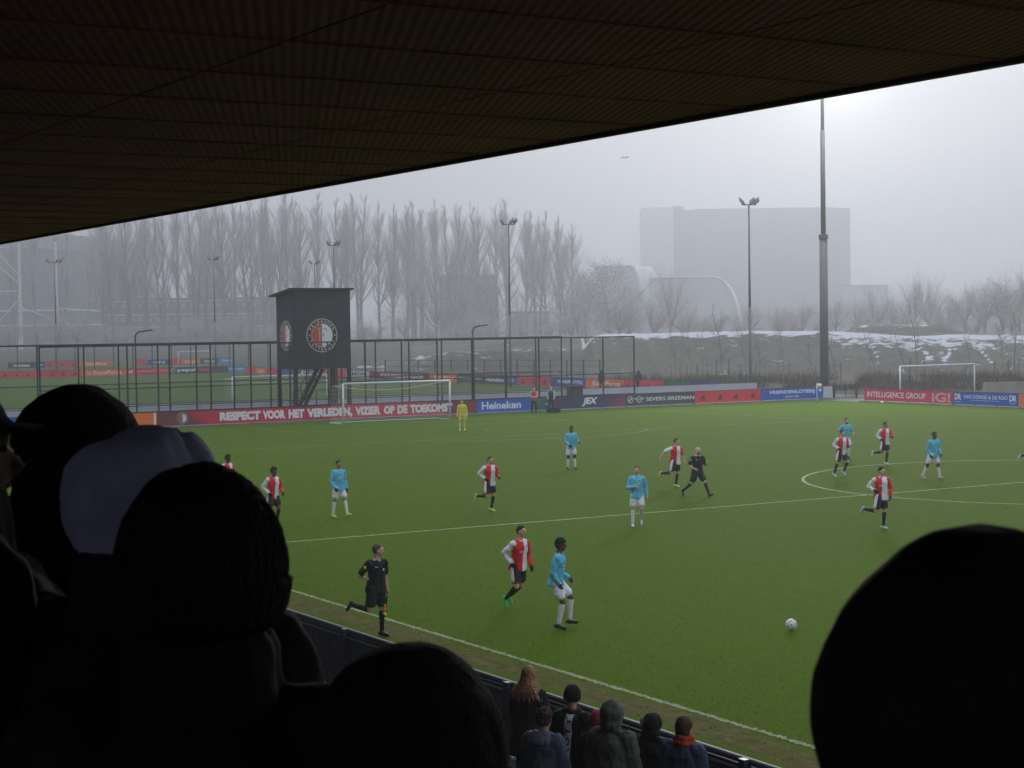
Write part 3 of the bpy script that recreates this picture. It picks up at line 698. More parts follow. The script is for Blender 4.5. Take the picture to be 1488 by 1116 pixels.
# ------------------------------------------------------------------ grandstand
def ribmat():
    m = mat('ribbed_roof_lining', ROOFC, .75, .25, .5)
    n = m.node_tree; b = n.nodes['Principled BSDF']; g = n.nodes.new('ShaderNodeNewGeometry')
    mp = n.nodes.new('ShaderNodeMapping'); mp.inputs['Rotation'].default_value = (0, 0, math.pi/2+.415-0.0)
    n.links.new(g.outputs['Position'], mp.inputs[0])
    wv = n.nodes.new('ShaderNodeTexWave'); wv.wave_type = 'BANDS'; wv.bands_direction = 'Y'; wv.inputs['Scale'].default_value = 3.6; wv.inputs['Distortion'].default_value = .12; wv.inputs['Detail'].default_value = 1
    n.links.new(mp.outputs[0], wv.inputs[0])
    bp = n.nodes.new('ShaderNodeBump'); bp.inputs['Strength'].default_value = .32; bp.inputs['Distance'].default_value = .035
    n.links.new(wv.outputs[1], bp.inputs['Height']); n.links.new(bp.outputs[0], b.inputs['Normal'])
    return m
RIB = ribmat(); RD = mat('roof_dark', (.03, .02, .015), .8)
gs = empty('grandstand', (-38.5, -85, 0), 0, 'dark covered grandstand, its ribbed brown roof lining hanging over the top of the view', 'grandstand')
def gchild(name, bm, m, smooth=False):
    ob = link_mesh(name, bm, m, gs, smooth); ob.matrix_parent_inverse = Matrix.Translation((38.5, 85, 0)); return ob
edges = [-38.5, -41.4, -44.37, -47.3, -50.2, -53.1, -56.0]
Yr0, Yr1 = -150, -40
for a, b_ in zip(edges[:-1], edges[1:]):
    bm = bmesh.new(); box(bm, b_+.03, a-.0, Yr0, Yr1, 8.10, 8.24); gchild('roof_lining', bm, RIB)
bm = bmesh.new(); box(bm, -56.2, -38.4, Yr0, Yr1, 8.245, 8.6); gchild('roof_deck', bm, RD)
bm = bmesh.new(); box(bm, -38.495, -38.40, Yr0, Yr1, 8.055, 8.243); gchild('roof_edge', bm, RD)
bm = bmesh.new()
y = -148.35
while y < -41: box(bm, -55.9, -38.52, y, y+.05, 8.085, 8.103); y += 1.77
gchild('cover_strip', bm, RIB)
bm = bmesh.new(); box(bm, -56.4, -56.21, Yr0, -109.0, 0, 8.6); box(bm, -56.4, -56.21, -95.0, Yr1, 0, 8.6); box(bm, -56.4, -56.21, -109.0, -95.0, 7.6, 8.6); box(bm, -56.4, -56.21, -109.0, -95.0, 0, 4.6); gchild('rear_wall', bm, RD)  # wide opening added behind the camera to light the pale hood
for y in (Yr0, Yr1): 
    bm = bmesh.new(); box(bm, -56.2, -45.5, y-.1, y+.1, 0, 8.09); gchild('side_wall', bm, RD)
TER = mat('terrace_concrete', (.05, .05, .05), .9, .2, 3)
STEP = [(-56.2, -51.2, 4.62), (-51.2, -49.5, 4.28)]+[(-49.5+.85*i, -48.65+.85*i, 3.94-.34*i) for i in range(8)]
for x0, x1, z in STEP:
    bm = bmesh.new(); box(bm, x0, x1-.003, Yr0+.2, Yr1-.2, 0, z); gchild('terrace_step', bm, TER)

# near touchline fence
NB = mat('rail_blue_black', (.06, .072, .10), .35, .1, 3, spec=.5); GREYP = mat('grey_board_back', (.55, .55, .58), .7, .12, 2)
CHR = mat('bright_rail', (.4, .42, .46), .3, metal=.6)
WN = wiremat('fence_wire', (.05, .2), .006, (.012, .014, .018))
nf = empty('touchline_fence', (-37.95, -68, 0), 0, 'dark near touchline fence with a double top rail and grey wire panels', 'fence')
def nchild(name, bm, m, par=None):
    ob = link_mesh(name, bm, m, par or nf)
    if par is None: ob.matrix_parent_inverse = Matrix.Translation((37.95, 68, 0))
    return ob
FX = -37.95
bm = bmesh.new(); tube(bm, (FX, -118, 1.09), (FX, -45, 1.09), .042, .042, 12); nchild('top_rail', bm, NB)
bm = bmesh.new(); box(bm, FX-.04, FX+.03, -118, -45, .93, 1.045); nchild('lower_rail', bm, NB)
bm = bmesh.new(); box(bm, FX-.062, FX-.042, -118, -45, .985, 1.012); nchild('bright_strip', bm, CHR)
yy = -117.4
while yy < -45:
    bm = bmesh.new(); box(bm, FX-.13, FX-.05, yy-.035, yy+.035, 0, .98); box(bm, FX-.10, FX+.0, yy-.05, yy+.05, .98, 1.125); nchild('post', bm, NB)
    yy += 2.52
bm = bmesh.new(); box(bm, FX+.0, FX+.028, -118, -45, .12, .925); nchild('board_back', bm, GREYP)
for z in (.16, .35, .54, .73, .9):
    bm = bmesh.new(); box(bm, FX-.048, FX-.036, -118, -45, z, z+.012); nchild('wire_rail', bm, NB)
bm = bmesh.new()
y = -90.0
while y < -60: box(bm, FX-.034, FX-.026, y, y+.009, .1, .93); y += .07
nchild('wire_mesh', bm, mat('wire_black', (.012, .013, .016), .5))
for y in (-69.75, -75.9):
    bm = bmesh.new()
    for k in range(7):
        a = noise.noise_vector(Vector((k*3.1, y, 0)))*.1
        cap(bm, Vector((FX-.09, y-.25+.07*k, .9))+a*.3, Vector((FX-.1, y-.2+.07*k, .87))+a*.5, .025, .02, 6)
    f = link_mesh('folded_banner', bm, mat('shiny_plastic', (.09, .09, .1), .2, spec=.8), None, True)
    tag(f, 'crumpled shiny black plastic tied to the '+('left end' if y > -72 else 'middle')+' of the spectator fence', 'plastic sheet')

# ------------------------------------------------------------------ earth mounds
def moundmat():
    m = bpy.data.materials.new('snowy_earth'); m.use_nodes = True; n = m.node_tree; L = n.links; b = n.nodes['Principled BSDF']; b.inputs['Roughness'].default_value = .9
    g = n.nodes.new('ShaderNodeNewGeometry')
    def nz(s, d=5, st=None):
        q = n.nodes.new('ShaderNodeTexNoise'); q.inputs['Scale'].default_value = s; q.inputs['Detail'].default_value = d
        src = g.outputs['Position']
        if st: mp = n.nodes.new('ShaderNodeMapping'); mp.inputs['Scale'].default_value = st; L.new(src, mp.inputs[0]); src = mp.outputs[0]
        L.new(src, q.inputs['Vector']); return q.outputs[0]
    def ramp(s, *st):
        q = n.nodes.new('ShaderNodeValToRGB'); e = q.color_ramp.elements
        while len(e) < len(st): e.new(.5)
        for i, (p, c) in enumerate(st): e[i].position = p; e[i].color = (*c, 1) if isinstance(c, tuple) else (c, c, c, 1)
        L.new(s, q.inputs[0]); return q.outputs[0]
    base = ramp(nz(.09, 6), (.35, (.075, .065, .055)), (.5, (.10, .095, .075)), (.62, (.11, .13, .08)))
    m2 = n.nodes.new('ShaderNodeMixRGB'); m2.inputs[0].default_value = .45; L.new(base, m2.inputs[1]); L.new(ramp(nz(1.1, 6), (.3, (.03, .028, .022)), (.7, (.12, .115, .09))), m2.inputs[2])
    at = n.nodes.new('ShaderNodeAttribute'); at.attribute_name = 'snow'
    ad = n.nodes.new('ShaderNodeMath'); ad.operation = 'ADD'; L.new(at.outputs['Fac'], ad.inputs[0])
    nn = n.nodes.new('ShaderNodeMath'); nn.operation = 'MULTIPLY_ADD'; nn.inputs[1].default_value = 1.9; nn.inputs[2].default_value = -.95; L.new(nz(.8, 8, (1, 1, 2.5)), nn.inputs[0]); L.new(nn.outputs[0], ad.inputs[1])
    sm = ramp(ad.outputs[0], (.53, 0.0), (.75, 1.0))
    m3 = n.nodes.new('ShaderNodeMixRGB'); L.new(sm, m3.inputs[0]); L.new(m2.outputs[0], m3.inputs[1]); m3.inputs[2].default_value = (.48, .50, .54, 1)
    L.new(m3.outputs[0], b.inputs['Base Color']); return m
def sm(a, b, x): t = min(1, max(0, (x-a)/(b-a))); return t*t*(3-2*t)
def lerp_t(T, x):
    if x <= T[0][0]: return T[0][1]
    for (a, p), (b, q) in zip(T[:-1], T[1:]):
        if x <= b: return p+(q-p)*(x-a)/(b-a)
    return T[-1][1]
CREST = [(560, 0), (600, 2.6), (700, 3.2), (850, 3.3), (862, 4.5), (885, 4.75), (1090, 4.9), (1200, 4.75), (1250, 4.55), (1330, 4.05), (1390, 4.2), (1500, 3.95), (1700, 3.9)]
def mh(px, D):
    q = Vector((px*.012, D*.05, 0)); cr_ = lerp_t(CREST, px)
    foot = 181+5*noise.noise(Vector((px*.006, 3, 0))); top = 206+6*noise.noise(Vector((px*.012, 9, 0)))
    if px < 850: foot += 8
    gully = noise.fractal(Vector((px*.022+D*.03, D*.02, 1)), 1, 2, 4)
    t = (D-foot)/(top-foot)
    h = cr_*(sm(0, 1, t)*.6+.4*min(1, max(0, t)))
    mid = sm(0, .3, t)*(1-sm(.8, 1.1, t))
    h += mid*gully*.45
    h -= .5*sm(1.15, 1.8, t)*(1 if px > 850 else 0)
    if px < 850: h += .9*sm(1.3, 2.2, t)*sm(690, 760, px)
    h2 = (5.35+.3*noise.noise(Vector((px*.02, 2, 2))))*sm(1180, 1250, px)*(1-sm(1360, 1470, px)); h = max(h, h2*sm(240, 262, D)+noise.noise(q*3)*.25 if D > 236 else h)
    return max(h, 0)-.02, t, gully
bm = bmesh.new(); lay = []
PX = [540+4*i for i in range(270)]; DD = [172+.75*i for i in range(70)]+[225+3*i for i in range(30)]
grid = []
for D in DD:
    row = []
    for px in PX:
        z, t, g_ = mh(px, D); p = bearing(px, D, z+.12*noise.noise(Vector((px*.1, D*.5, 0)))*(z > .1)); row.append(bm.verts.new(p))
        ridge = abs(noise.noise(Vector((px*.016+.05*D, D*.045, 7))))
        s = .0
        if px > 845: s = max(s, sm(.80, .93, t)*1.0, .62*sm(.6, .9, t)*(1-sm(.01, .06, ridge)))
        if px > 1200: s = max(s, .8*sm(.2, .45, t)*(1-sm(.012, .055, ridge)), .64*sm(.5, .75, t))
        if px <= 850: s = max(s, .55*sm(.7, .9, t)*(1-sm(1.0, 1.15, t))*(.5+.7*noise.noise(Vector((px*.03, 1, 1)))+.35))
        if D > 236: s = .1+.75*sm(259, 261, D)*(1-sm(262, 268, D))*sm(1235, 1260, px)*(1-sm(1355, 1390, px))*(.6+noise.noise(Vector((px*.06, 1, 8))))
        s = max(s, .16+.42*noise.noise(Vector((px*.05, D*.25, 4))) if t > .02 else 0)
        lay.append(s)
    grid.append(row)
for a, b_ in zip(grid[:-1], grid[1:]):
    for i in range(len(PX)-1): bm.faces.new((a[i], a[i+1], b_[i+1], b_[i]))
mo = link_mesh('earth_mound', bm, moundmat(), None, True)
att = mo.data.attributes.new('snow', 'FLOAT', 'POINT'); att.data.foreach_set('value', lay)
tag(mo, kind='structure')
# strips of frozen sand and slush behind the practice pitch
for i, (p0, p1, D0, D1) in enumerate(((500, 760, 214, 222), (520, 700, 236, 243), (690, 960, 188, 191), (520, 620, 262, 272))):
    bm = bmesh.new(); prev = None
    for k in range(60):
        px = p0+(p1-p0)*k/59; a = noise.noise(Vector((k*.3, i, 0)))*2; b2 = noise.noise(Vector((k*.35, i, 5)))*2
        q = (bm.verts.new(bearing(px, D0+a, .004+.004*i)), bm.verts.new(bearing(px, D1+b2, .004+.004*i)))
        if prev: bm.faces.new((prev[0], q[0], q[1], prev[1]))
        prev = q
    tag(link_mesh('slush_strip', bm, mat('slush', (.42, .42, .40), .8, .45, .5)), kind='structure')

# wire fence in front of the mound
WF = mat('thin_fence_grey', (.06, .06, .06), .7)
fp = empty('mesh_fence', bearing(560, 196), 0, 'low faint mesh fence with thin posts before the snowy slope, seen through the tall fences', 'fence')
M_inv = Matrix.Translation(-fp.location)
pp = [bearing(560+24*i, 200-1.05*i) for i in range(14)]
for p in pp:
    bm = bmesh.new(); box(bm, p.x-.05, p.x+.05, p.y-.05, p.y+.05, 0, 2.2); ob = link_mesh('post', bm, WF, fp); ob.matrix_parent_inverse = M_inv
bm = bmesh.new()
for a, b_ in zip(pp[:-1], pp[1:]):
    for z in (2.15, 1.5, .8): tube(bm, a+Vector((0, 0, z)), b_+Vector((0, 0, z)), .02, .02, 4)
ob = link_mesh('rail', bm, WF, fp); ob.matrix_parent_inverse = M_inv
fp = empty('mesh_fence', bearing(-30, 262), 0, 'tall faint mesh fence far left behind the farthest pitch', 'fence')
M_inv = Matrix.Translation(-fp.location); pp = [bearing(-30+28*i, 262-.4*i) for i in range(21)]
for p in pp:
    bm = bmesh.new(); box(bm, p.x-.06, p.x+.06, p.y-.06, p.y+.06, 0, 4.2); ob = link_mesh('post', bm, WF, fp); ob.matrix_parent_inverse = M_inv
bm = bmesh.new()
for a, b_ in zip(pp[:-1], pp[1:]): tube(bm, a+Vector((0, 0, 4.15)), b_+Vector((0, 0, 4.15)), .04, .04, 4)
ob = link_mesh('rail', bm, WF, fp); ob.matrix_parent_inverse = M_inv

# low concrete wall at the right
bm = bmesh.new(); A = bearing(1430, 138); B_ = bearing(1530, 141); d = (B_-A).normalized(); 
obox(bm, (A+B_)/2+Vector((0, 0, .52)), d*((B_-A).length/2), Vector((-d.y, d.x, 0))*.2, Vector((0, 0, .52)))
for k in range(6): obox(bm, A+d*(k+.5)*1.1+Vector((0, 0, 1.07)), d*.45, Vector((-d.y, d.x, 0))*.22, Vector((0, 0, .03)))
tag(link_mesh('concrete_wall', bm, mat('beige_concrete', (.30, .29, .26), .9, .15, 1)), 'low beige concrete block wall behind the blue board at the right edge', 'wall')

# ------------------------------------------------------------------ trees
BARK = mat('winter_bark', (.20, .185, .17), .9); TWIG = mat('fog_pale_twigs', (.44, .395, .35), .9)  # twigs lightened: part of the fog's paleness is put into their colour
def branches(tr, cr_, p, d, L, r, lvl, maxl, spread, up, nb, seglen=3, tw=1.0):
    """grows one limb; thick wood goes to the trunk mesh, twigs to the crown mesh"""
    pts = [p]; q = p; dd = d.copy()
    for i in range(seglen):
        dd = (dd+Vector((random.gauss(0, .09), random.gauss(0, .09), random.gauss(0, .05)))+Vector((0, 0, up))).normalized()
        q = q+dd*L/seglen; pts.append(q)
    for i in range(seglen):
        ra = r*(1-.75*i/seglen); rb = r*(1-.75*(i+1)/seglen)
        tube(tr if lvl < 2 else cr_, pts[i], pts[i+1], ra, rb, 6 if lvl == 0 else (4 if lvl == 1 else 3), False)
    if lvl >= maxl: return
    for k in range(nb[lvl]):
        t = random.uniform(.3 if lvl == 0 else .12, .98); i = min(seglen-1, int(t*seglen)); f = t*seglen-i
        b = pts[i]*(1-f)+pts[i+1]*f; ax = (pts[i+1]-pts[i]).normalized(); x, y = perp(ax); a = random.random()*6.283
        nd = (ax*math.cos(spread[lvl])+(x*math.cos(a)+y*math.sin(a))*math.sin(spread[lvl])).normalized()
        LL = L*random.uniform(.32, .55)*(1.15-t*.5)*tw
        branches(tr, cr_, b, nd, LL, max(.012, r*(1-.75*t)*.45), lvl+1, maxl, spread, up, nb, seglen, tw)
def poplar(h, stems):
    tr, cr_ = bmesh.new(), bmesh.new()
    for s in range(stems):
        a = random.random()*6.28; o_ = Vector((math.cos(a), math.sin(a), 0))*(.6 if stems > 1 else 0)
        ln = random.gauss(0, .035)
        q = o_.copy(); H = h*random.uniform(.86, 1); d = Vector((ln+o_.x*.05, o_.y*.05, 1)).normalized()
        pts = [q]; N = 12
        for i in range(N):
            d = (d+Vector((random.gauss(0, .018), random.gauss(0, .018), .05))).normalized(); q = q+d*H/N; pts.append(q)
        R0 = .34*h/32
        for i in range(N): tube(tr, pts[i], pts[i+1], R0*(1-i/N)**.8+.03, R0*(1-(i+1)/N)**.8+.03, 7, False)
        for k in range(int(48 if stems == 1 else 32)):
            t = random.uniform(.16, .97)**.85; i = min(N-1, int(t*N)); f = t*N-i; b = pts[i]*(1-f)+pts[i+1]*f
            a = random.random()*6.283; el = R(random.uniform(60, 76)) if t > .3 else R(random.uniform(45, 64))
            nd = Vector((math.cos(a)*math.cos(el), math.sin(a)*math.cos(el), math.sin(el)))
            LL = h*(.10+.22*math.sin(min(1, t*1.15)*math.pi)**.8)*random.uniform(.55, 1.05)*(1.25-t*.65)
            branches(tr, cr_, b, nd, LL, R0*(1-t)*.42+.035, 1, 3, (0, R(17), R(22)), .12, (0, 11, 5), 3, 1.1)
    return tr, cr_
protos = []
for i in range(6):
    tr, cr_ = poplar(random.uniform(31, 35), 1 if i % 2 else 2)
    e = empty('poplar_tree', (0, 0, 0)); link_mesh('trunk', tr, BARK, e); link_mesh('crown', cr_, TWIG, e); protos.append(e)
PG = 'bare poplars in the rows behind the pitches'
pops = []   # (column, distance, height factor)
px = 150.0
TOPS = [(0, 305), (200, 285), (330, 272), (450, 262), (560, 276), (640, 278), (745, 280), (800, 290), (840, 315)]
while px < 845:
    pops.append((px+random.uniform(-6, 6), 700+random.uniform(-12, 12), 0)); px += random.uniform(17, 25)
for px in (20, 52, 95, 128, 215, 305, 392, 505, 612, 770): pops.append((px, 790+random.uniform(-12, 12), 1))
used = set(); rank = [0]*len(pops)
for row in (0, 1):
    for n_, i in enumerate(sorted([j for j in range(len(pops)) if pops[j][2] == row], key=lambda j: pops[j][0])): rank[i] = n_
for i, (px, D, row) in enumerate(pops):
    k = i % 6; e = protos[k] if k not in used else copy_tree(protos[k]); used.add(k)
    top = lerp_t(TOPS, px)+random.uniform(-9, 9)+row*12
    H = 5.9+(474+(744-px)*.0135-top)/FPX*D
    ht = max(v.co.z for v in e.children[0].data.vertices)
    e.location = bearing(px, D); e.rotation_euler = (0, 0, random.random()*6.28); s = H/ht*.93
    e.scale = (s*1.0, s*1.0, s)
    tag(e, ('bare poplar, %s from left in front row, %s' if not row else 'fainter rear poplar, %s from left, %s') % (nth(rank[i]), spot(px)), 'tree', PG if not row else 'bare poplars of the fainter rear row')

def bushy(h, leafc, wd=.55, n=900, twigs=60, leaf=.35, base=.12):
    """rounded tree: limbs, twigs and scattered leaf clumps"""
    tr, cr_ = bmesh.new(), bmesh.new()
    tube(tr, (0, 0, 0), (0, 0, h*.35), .25, .18, 7, False)
    for k in range(9):
        a = k/9*6.283+random.random(); el = R(random.uniform(35, 80))
        branches(tr, cr_, Vector((0, 0, h*random.uniform(.08, .35))), Vector((math.cos(a)*math.cos(el), math.sin(a)*math.cos(el), math.sin(el))), h*random.uniform(.45, .7), .12, 1, 3, (0, R(34), R(36)), .05, (0, twigs//5, 5), 3, 1.1)
    cl = [(random.uniform(-1, 1), random.uniform(-1, 1), random.random(), random.uniform(.25, .5)) for _ in range(16)]
    c = 0
    while c < n:
        x, y, z, r = random.choice(cl)
        v = Vector((x*.75+random.gauss(0, r*.5), y*.75+random.gauss(0, r*.5), z*.85+random.gauss(0, r*.3)))
        if (v.x**2+v.y**2)+(2*(v.z-.45))**2 > 1.25 or v.z < 0: continue
        P = Vector((v.x*h*wd, v.y*h*wd, h*(base+v.z*(1-base))*.97)); s = leaf*random.uniform(.5, 1.3)
        a = Vector((random.gauss(0, 1), random.gauss(0, 1), random.gauss(0, 1))).normalized(); x_, y_ = perp(a)
        cr_.faces.new([cr_.verts.new(P+x_*s), cr_.verts.new(P+y_*s*.7), cr_.verts.new(P-x_*s*.8), cr_.verts.new(P-y_*s*.6)]).material_index = 1
        c += 1
    return tr, cr_
def bproto(h, col, **k):
    tr, cr_ = bushy(h, col, **k); e = empty('broad_tree', (0, 0, 0)); link_mesh('trunk', tr, BARK, e)
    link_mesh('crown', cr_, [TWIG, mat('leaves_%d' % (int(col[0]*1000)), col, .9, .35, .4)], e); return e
tan = [bproto(16, (.20, .155, .11), n=9000, leaf=.10), bproto(15, (.17, .14, .105), n=8000, leaf=.10)]
dull = [bproto(12, (.13, .125, .115), n=5000, leaf=.055, twigs=130), bproto(12, (.14, .13, .115), n=4500, leaf=.05, twigs=140), bproto(11, (.12, .12, .11), n=6000, leaf=.06, wd=.75, twigs=120)]
firstb = {}
FAR = 1.5
def put(kind, lst, idx, px, D, H, label, grp, sx=1.0, name=None):
    key = (kind, idx); e = lst[idx] if key not in firstb else copy_tree(lst[idx]); firstb[key] = 1
    h0 = max(v.co.z for v in e.children[1].data.vertices)
    H = 5.9+(H-5.9)*FAR; D = D*FAR; s = H/h0; e.location = bearing(px, D); e.scale = (s*sx, s*sx, s); e.rotation_euler = (0, 0, random.random()*6.28)
    CNT[label] = CNT.get(label, 0)+1; tag(e, '%s, %s, %s' % (label, spot(px), nth(CNT[label]-1)), 'tree', grp)
CNT = {}
def topH(px, top, D): return 5.9+(474+(744-px)*.0135-top)/FPX*D
for i, (px, top, D, sx) in enumerate(((600, 378, 420, .8), (636, 366, 425, .8), (676, 380, 420, .8), (716, 410, 415, .9), (757, 420, 415, .8))):
    put('tan', tan, i % 2, px, D, topH(px, top, D), 'tan leafed hazy tree', 'tan leafed trees before the poplars', sx)
for i, (px, top, D, sx) in enumerate(((852, 390, 390, .95), (886, 378, 395, 1.0), (915, 418, 390, .8), (822, 392, 400, .8), (840, 425, 370, 1))):
    put('tan', tan, i % 2, px, D, topH(px, top, D), 'brown leafed round tree', 'brown leafed trees right of the poplars', sx)
for i, (px, top, D, sx) in enumerate(((1248, 440, 330, 1), (1272, 425, 325, .9), (1300, 436, 325, 1), (1330, 408, 335, .8), (1352, 412, 340, .8), (1378, 432, 325, 1.1), (1404, 424, 330, 1.1), (1432, 416, 335, 1.1), (1458, 408, 335, 1.1), (1482, 404, 335, 1.1), (1500, 412, 330, 1.2), (1262, 458, 290, 1.3), (1315, 455, 290, 1.4), (1370, 452, 290, 1.4), (1420, 450, 290, 1.4), (1470, 448, 290, 1.4))):
    put('dull', dull, i % 3, px, D, topH(px, top, D), 'grey bare tree above the snowy bank', 'grey trees above the snowy bank on the right', sx)
for i, (px, top, D, sx) in enumerate(((950, 440, 300, 1.3), (1000, 448, 310, 1.4), (1045, 452, 305, 1.3), (1090, 445, 320, 1.2), (1130, 446, 310, 1.2), (1165, 440, 320, 1.2), (1215, 436, 325, 1.1), (975, 398, 360, .7), (1020, 465, 285, 1.5), (1080, 466, 285, 1.5), (1140, 464, 285, 1.5), (1190, 462, 285, 1.5), (900, 440, 300, 1.4))):
    put('dull', dull, i % 3, px, D, topH(px, top, D), 'low grey tree below the big block', 'low grey trees before the arched roofs', sx)
for i in range(26):
    px = -20+i*34+random.uniform(-10, 10); top = random.uniform(452, 474); D = random.uniform(380, 420)
    put('dull', dull, i % 3, px, D, topH(px, top, D), 'low grey tree under the poplars', 'low grey trees below the poplars', 1.5)

# young staked trees and brush before the mound
STK = mat('pale_stake', (.17, .15, .12), .8)
def sapling(h):
    tr, cr_ = bmesh.new(), bmesh.new(); branches(tr, cr_, Vector((0, 0, 0)), Vector((0, 0, 1)), h, .055, 0, 2, (R(38), R(35)), .06, (16, 5), 6, .75)
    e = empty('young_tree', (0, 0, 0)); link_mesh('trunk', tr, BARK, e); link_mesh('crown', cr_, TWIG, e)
    for (x, y) in ((-.55, 0), (.55, .1)):
        bm = bmesh.new(); tube(bm, (x, y, 0), (x, y, 1.9), .06, .055, 7); link_mesh('stake', bm, STK, e)
    bm = bmesh.new(); tube(bm, (-.55, 0, 1.6), (.55, .1, 1.6), .02, .02, 4); link_mesh('tie', bm, STK, e); return e
sp = [sapling(6.6), sapling(5.6), sapling(6.0)]
SPL = [(1006, 176, 5.4), (1021, 182, 5.6), (1050, 180, 7.2), (1084, 178, 5.8), (1139, 168, 6.6), (1105, 184, 5.2), (1214, 168, 6.4), (1180, 176, 4.6), (1333, 172, 7.2), (1270, 176, 4.8), (1455, 168, 6.4), (1474, 171, 6.8), (1316, 178, 4.6), (1410, 176, 5.0), (982, 180, 5.0)]
for i, (px, D, h) in enumerate(SPL):
    e = sp[i] if i < 3 else copy_tree(sp[i % 3]); s = h/6.1
    e.location = bearing(px, D, 0); e.scale = (s, s, s); e.rotation_euler = (0, 0, random.uniform(-.4, .4)-YAW)
    tag(e, '%s young bare tree between stakes before the snowy bank, %s' % (('Tall' if h > 6 else 'Short').lower(), spot(px)), 'tree', 'young staked trees before the bank')
bm = bmesh.new()
for i in range(15000):
    px = random.uniform(870, 1500); D = random.uniform(150, 184); 
    if noise.noise(Vector((px*.02, D*.1, 3))) < -.12: continue
    p = bearing(px, D, 0); h = random.uniform(.3, 1.25)*(.6 if D < 160 else 1); a = random.random()*6.28; l = Vector((random.gauss(0, .3), random.gauss(0, .3), 1))*h
    c = Vector((math.cos(a), math.sin(a), 0))*random.uniform(.015, .05)
    bm.faces.new([bm.verts.new(p-c), bm.verts.new(p+c), bm.verts.new(p+l)])
tag(link_mesh('undergrowth', bm, mat('dry_brush', (.085, .06, .042), .9, .5, .3)), 'brown winter brush and dry grass at the foot of the snowy bank', 'undergrowth', kind='stuff')
# ------------------------------------------------------------------ far buildings
BC = mat('far_cladding', (.26, .26, .26), .8, .04, .02); BL = mat('far_pale_cladding', (.8, .8, .8), .8); BD = mat('far_dark', (.09, .09, .1), .8)
def place(ob, px, D, rz=0): ob.location = bearing(px, D); ob.rotation_euler = (0, 0, -YAW+rz)
def wpx(n, D): return n/FPX*D
D = 1600; h = topH(1110, 306, D); Wb = wpx(254, D)
bk = empty('tower_block', (0, 0, 0), 0, 'huge plain grey block with a lighter stair tower, almost lost in the fog', 'building'); place(bk, 1109, D)
bm = bmesh.new(); box(bm, -Wb/2, Wb/2, 0, 50, 0, h); link_mesh('main_block', bm, BC, bk)
wt = wpx(44, D); bm = bmesh.new(); box(bm, -Wb/2-wt, -Wb/2-.05, -2, 35, 0, topH(950, 300, D)-2.5); link_mesh('stair_tower', bm, BL, bk)
bm = bmesh.new(); box(bm, -Wb/2+.01, -Wb/2+wpx(15, D), -1, 30, h+.01, h+3.4); box(bm, -Wb/2+20, Wb/2-14, 5, 30, h+.01, h+1.2); link_mesh('roof_plant', bm, BC, bk)
for i in range(16):
    for j in range(9):
        if (i*7+j*3) % 2: continue
        bm = bmesh.new(); x = -Wb/2+4+i*(Wb-8)/16; z = 8+j*(h-14)/9; box(bm, x, x+2.6, -.06, -.01, z, z+1.8); link_mesh('window', bm, mat('far_glass', (.25, .27, .3), .3), bk)
def vault(px0, px1, top, D, label, ext=6):
    e = empty('arched_hall', (0, 0, 0), 0, label, 'hall', 'arched halls'); place(e, (px0+px1)/2, D)
    W_ = wpx(px1-px0, D); H = topH((px0+px1)/2, top, D); bm = bmesh.new(); n = 18; Rr = min(H*.95, W_*.3)
    prof = [(-W_/2, H)]+[(W_/2-Rr+Rr*math.sin(R(a)), H-Rr*1.0*(1-math.cos(R(a)))*(H/Rr)*.97) for a in range(0, 91, 6)]
    A = [bm.verts.new((x, 0, z)) for x, z in prof]; B_ = [bm.verts.new((x+ext, 34, z)) for x, z in prof]
    for i in range(len(A)-1): bm.faces.new((A[i], A[i+1], B_[i+1], B_[i]))
    ro = link_mesh('roof', bm, BL, e, True)
    bm = bmesh.new(); bm.faces.new([bm.verts.new((x, .4, z-.5)) for x, z in prof]+[bm.verts.new((prof[-1][0], .4, 0)), bm.verts.new((-W_/2, .4, 0))]); link_mesh('end_wall', bm, mat('far_mid_grey', (.5, .5, .5), .8), e)
    bm = bmesh.new(); path_tube(bm, [Vector((x, -.3, z)) for x, z in prof], .5, 6); link_mesh('roof_edge', bm, BL, e)
vault(868, 938, 386, 1000, 'pale arched hall roof behind the brown trees right of the poplars', 14); vault(945, 1076, 403, 970, 'pale arched hall roof curving down to the ground below the big block')
def hall(name, px0, px1, top, D, dep, m, label, bands=(), tower=None):
    e = empty(name, (0, 0, 0), 0, label, 'building'); place(e, (px0+px1)/2, D); W_ = wpx(px1-px0, D); H = topH((px0+px1)/2, top, D)
    bm = bmesh.new(); box(bm, -W_/2, W_/2, 0, dep, 0, H); link_mesh('wall', bm, m, e)
    bm = bmesh.new(); box(bm, -W_/2-.5, W_/2+.5, -.5, dep+.5, H+.01, H+.8); link_mesh('roof', bm, BD, e)
    for i, y in enumerate(bands):
        z = topH((px0+px1)/2, y, D); bm = bmesh.new(); box(bm, -W_/2, W_/2, -.35, -.02, z-.35, z+.35); link_mesh('floor_band', bm, mat('floor_band_grey', (.4, .4, .4), .8), e)
        k = int(W_/4)
        for j in range(k):
            bm = bmesh.new(); x = -W_/2+W_*(j+.2)/k; box(bm, x, x+W_/k*.55, -.08, -.015, z-3.1, z-1.2); link_mesh('window', bm, mat('far_glass', (.25, .27, .3), .3), e)
    if tower:
        for (p, t, w_) in tower:
            x = wpx(p-(px0+px1)/2, D); Ht = topH(p, t, D); bm = bmesh.new(); box(bm, x-w_/2, x+w_/2, -1.5, 10, H+.82, Ht); link_mesh('roof_tower', bm, m, e)
hall('office_building', 152, 400, 436, 850, 22, mat('far_brick', (.13, .10, .095), .9), 'long low hazy brick building with pale floor bands behind the poplars, left', (438, 457, 475), ((190, 404, 9), (300, 400, 16)))
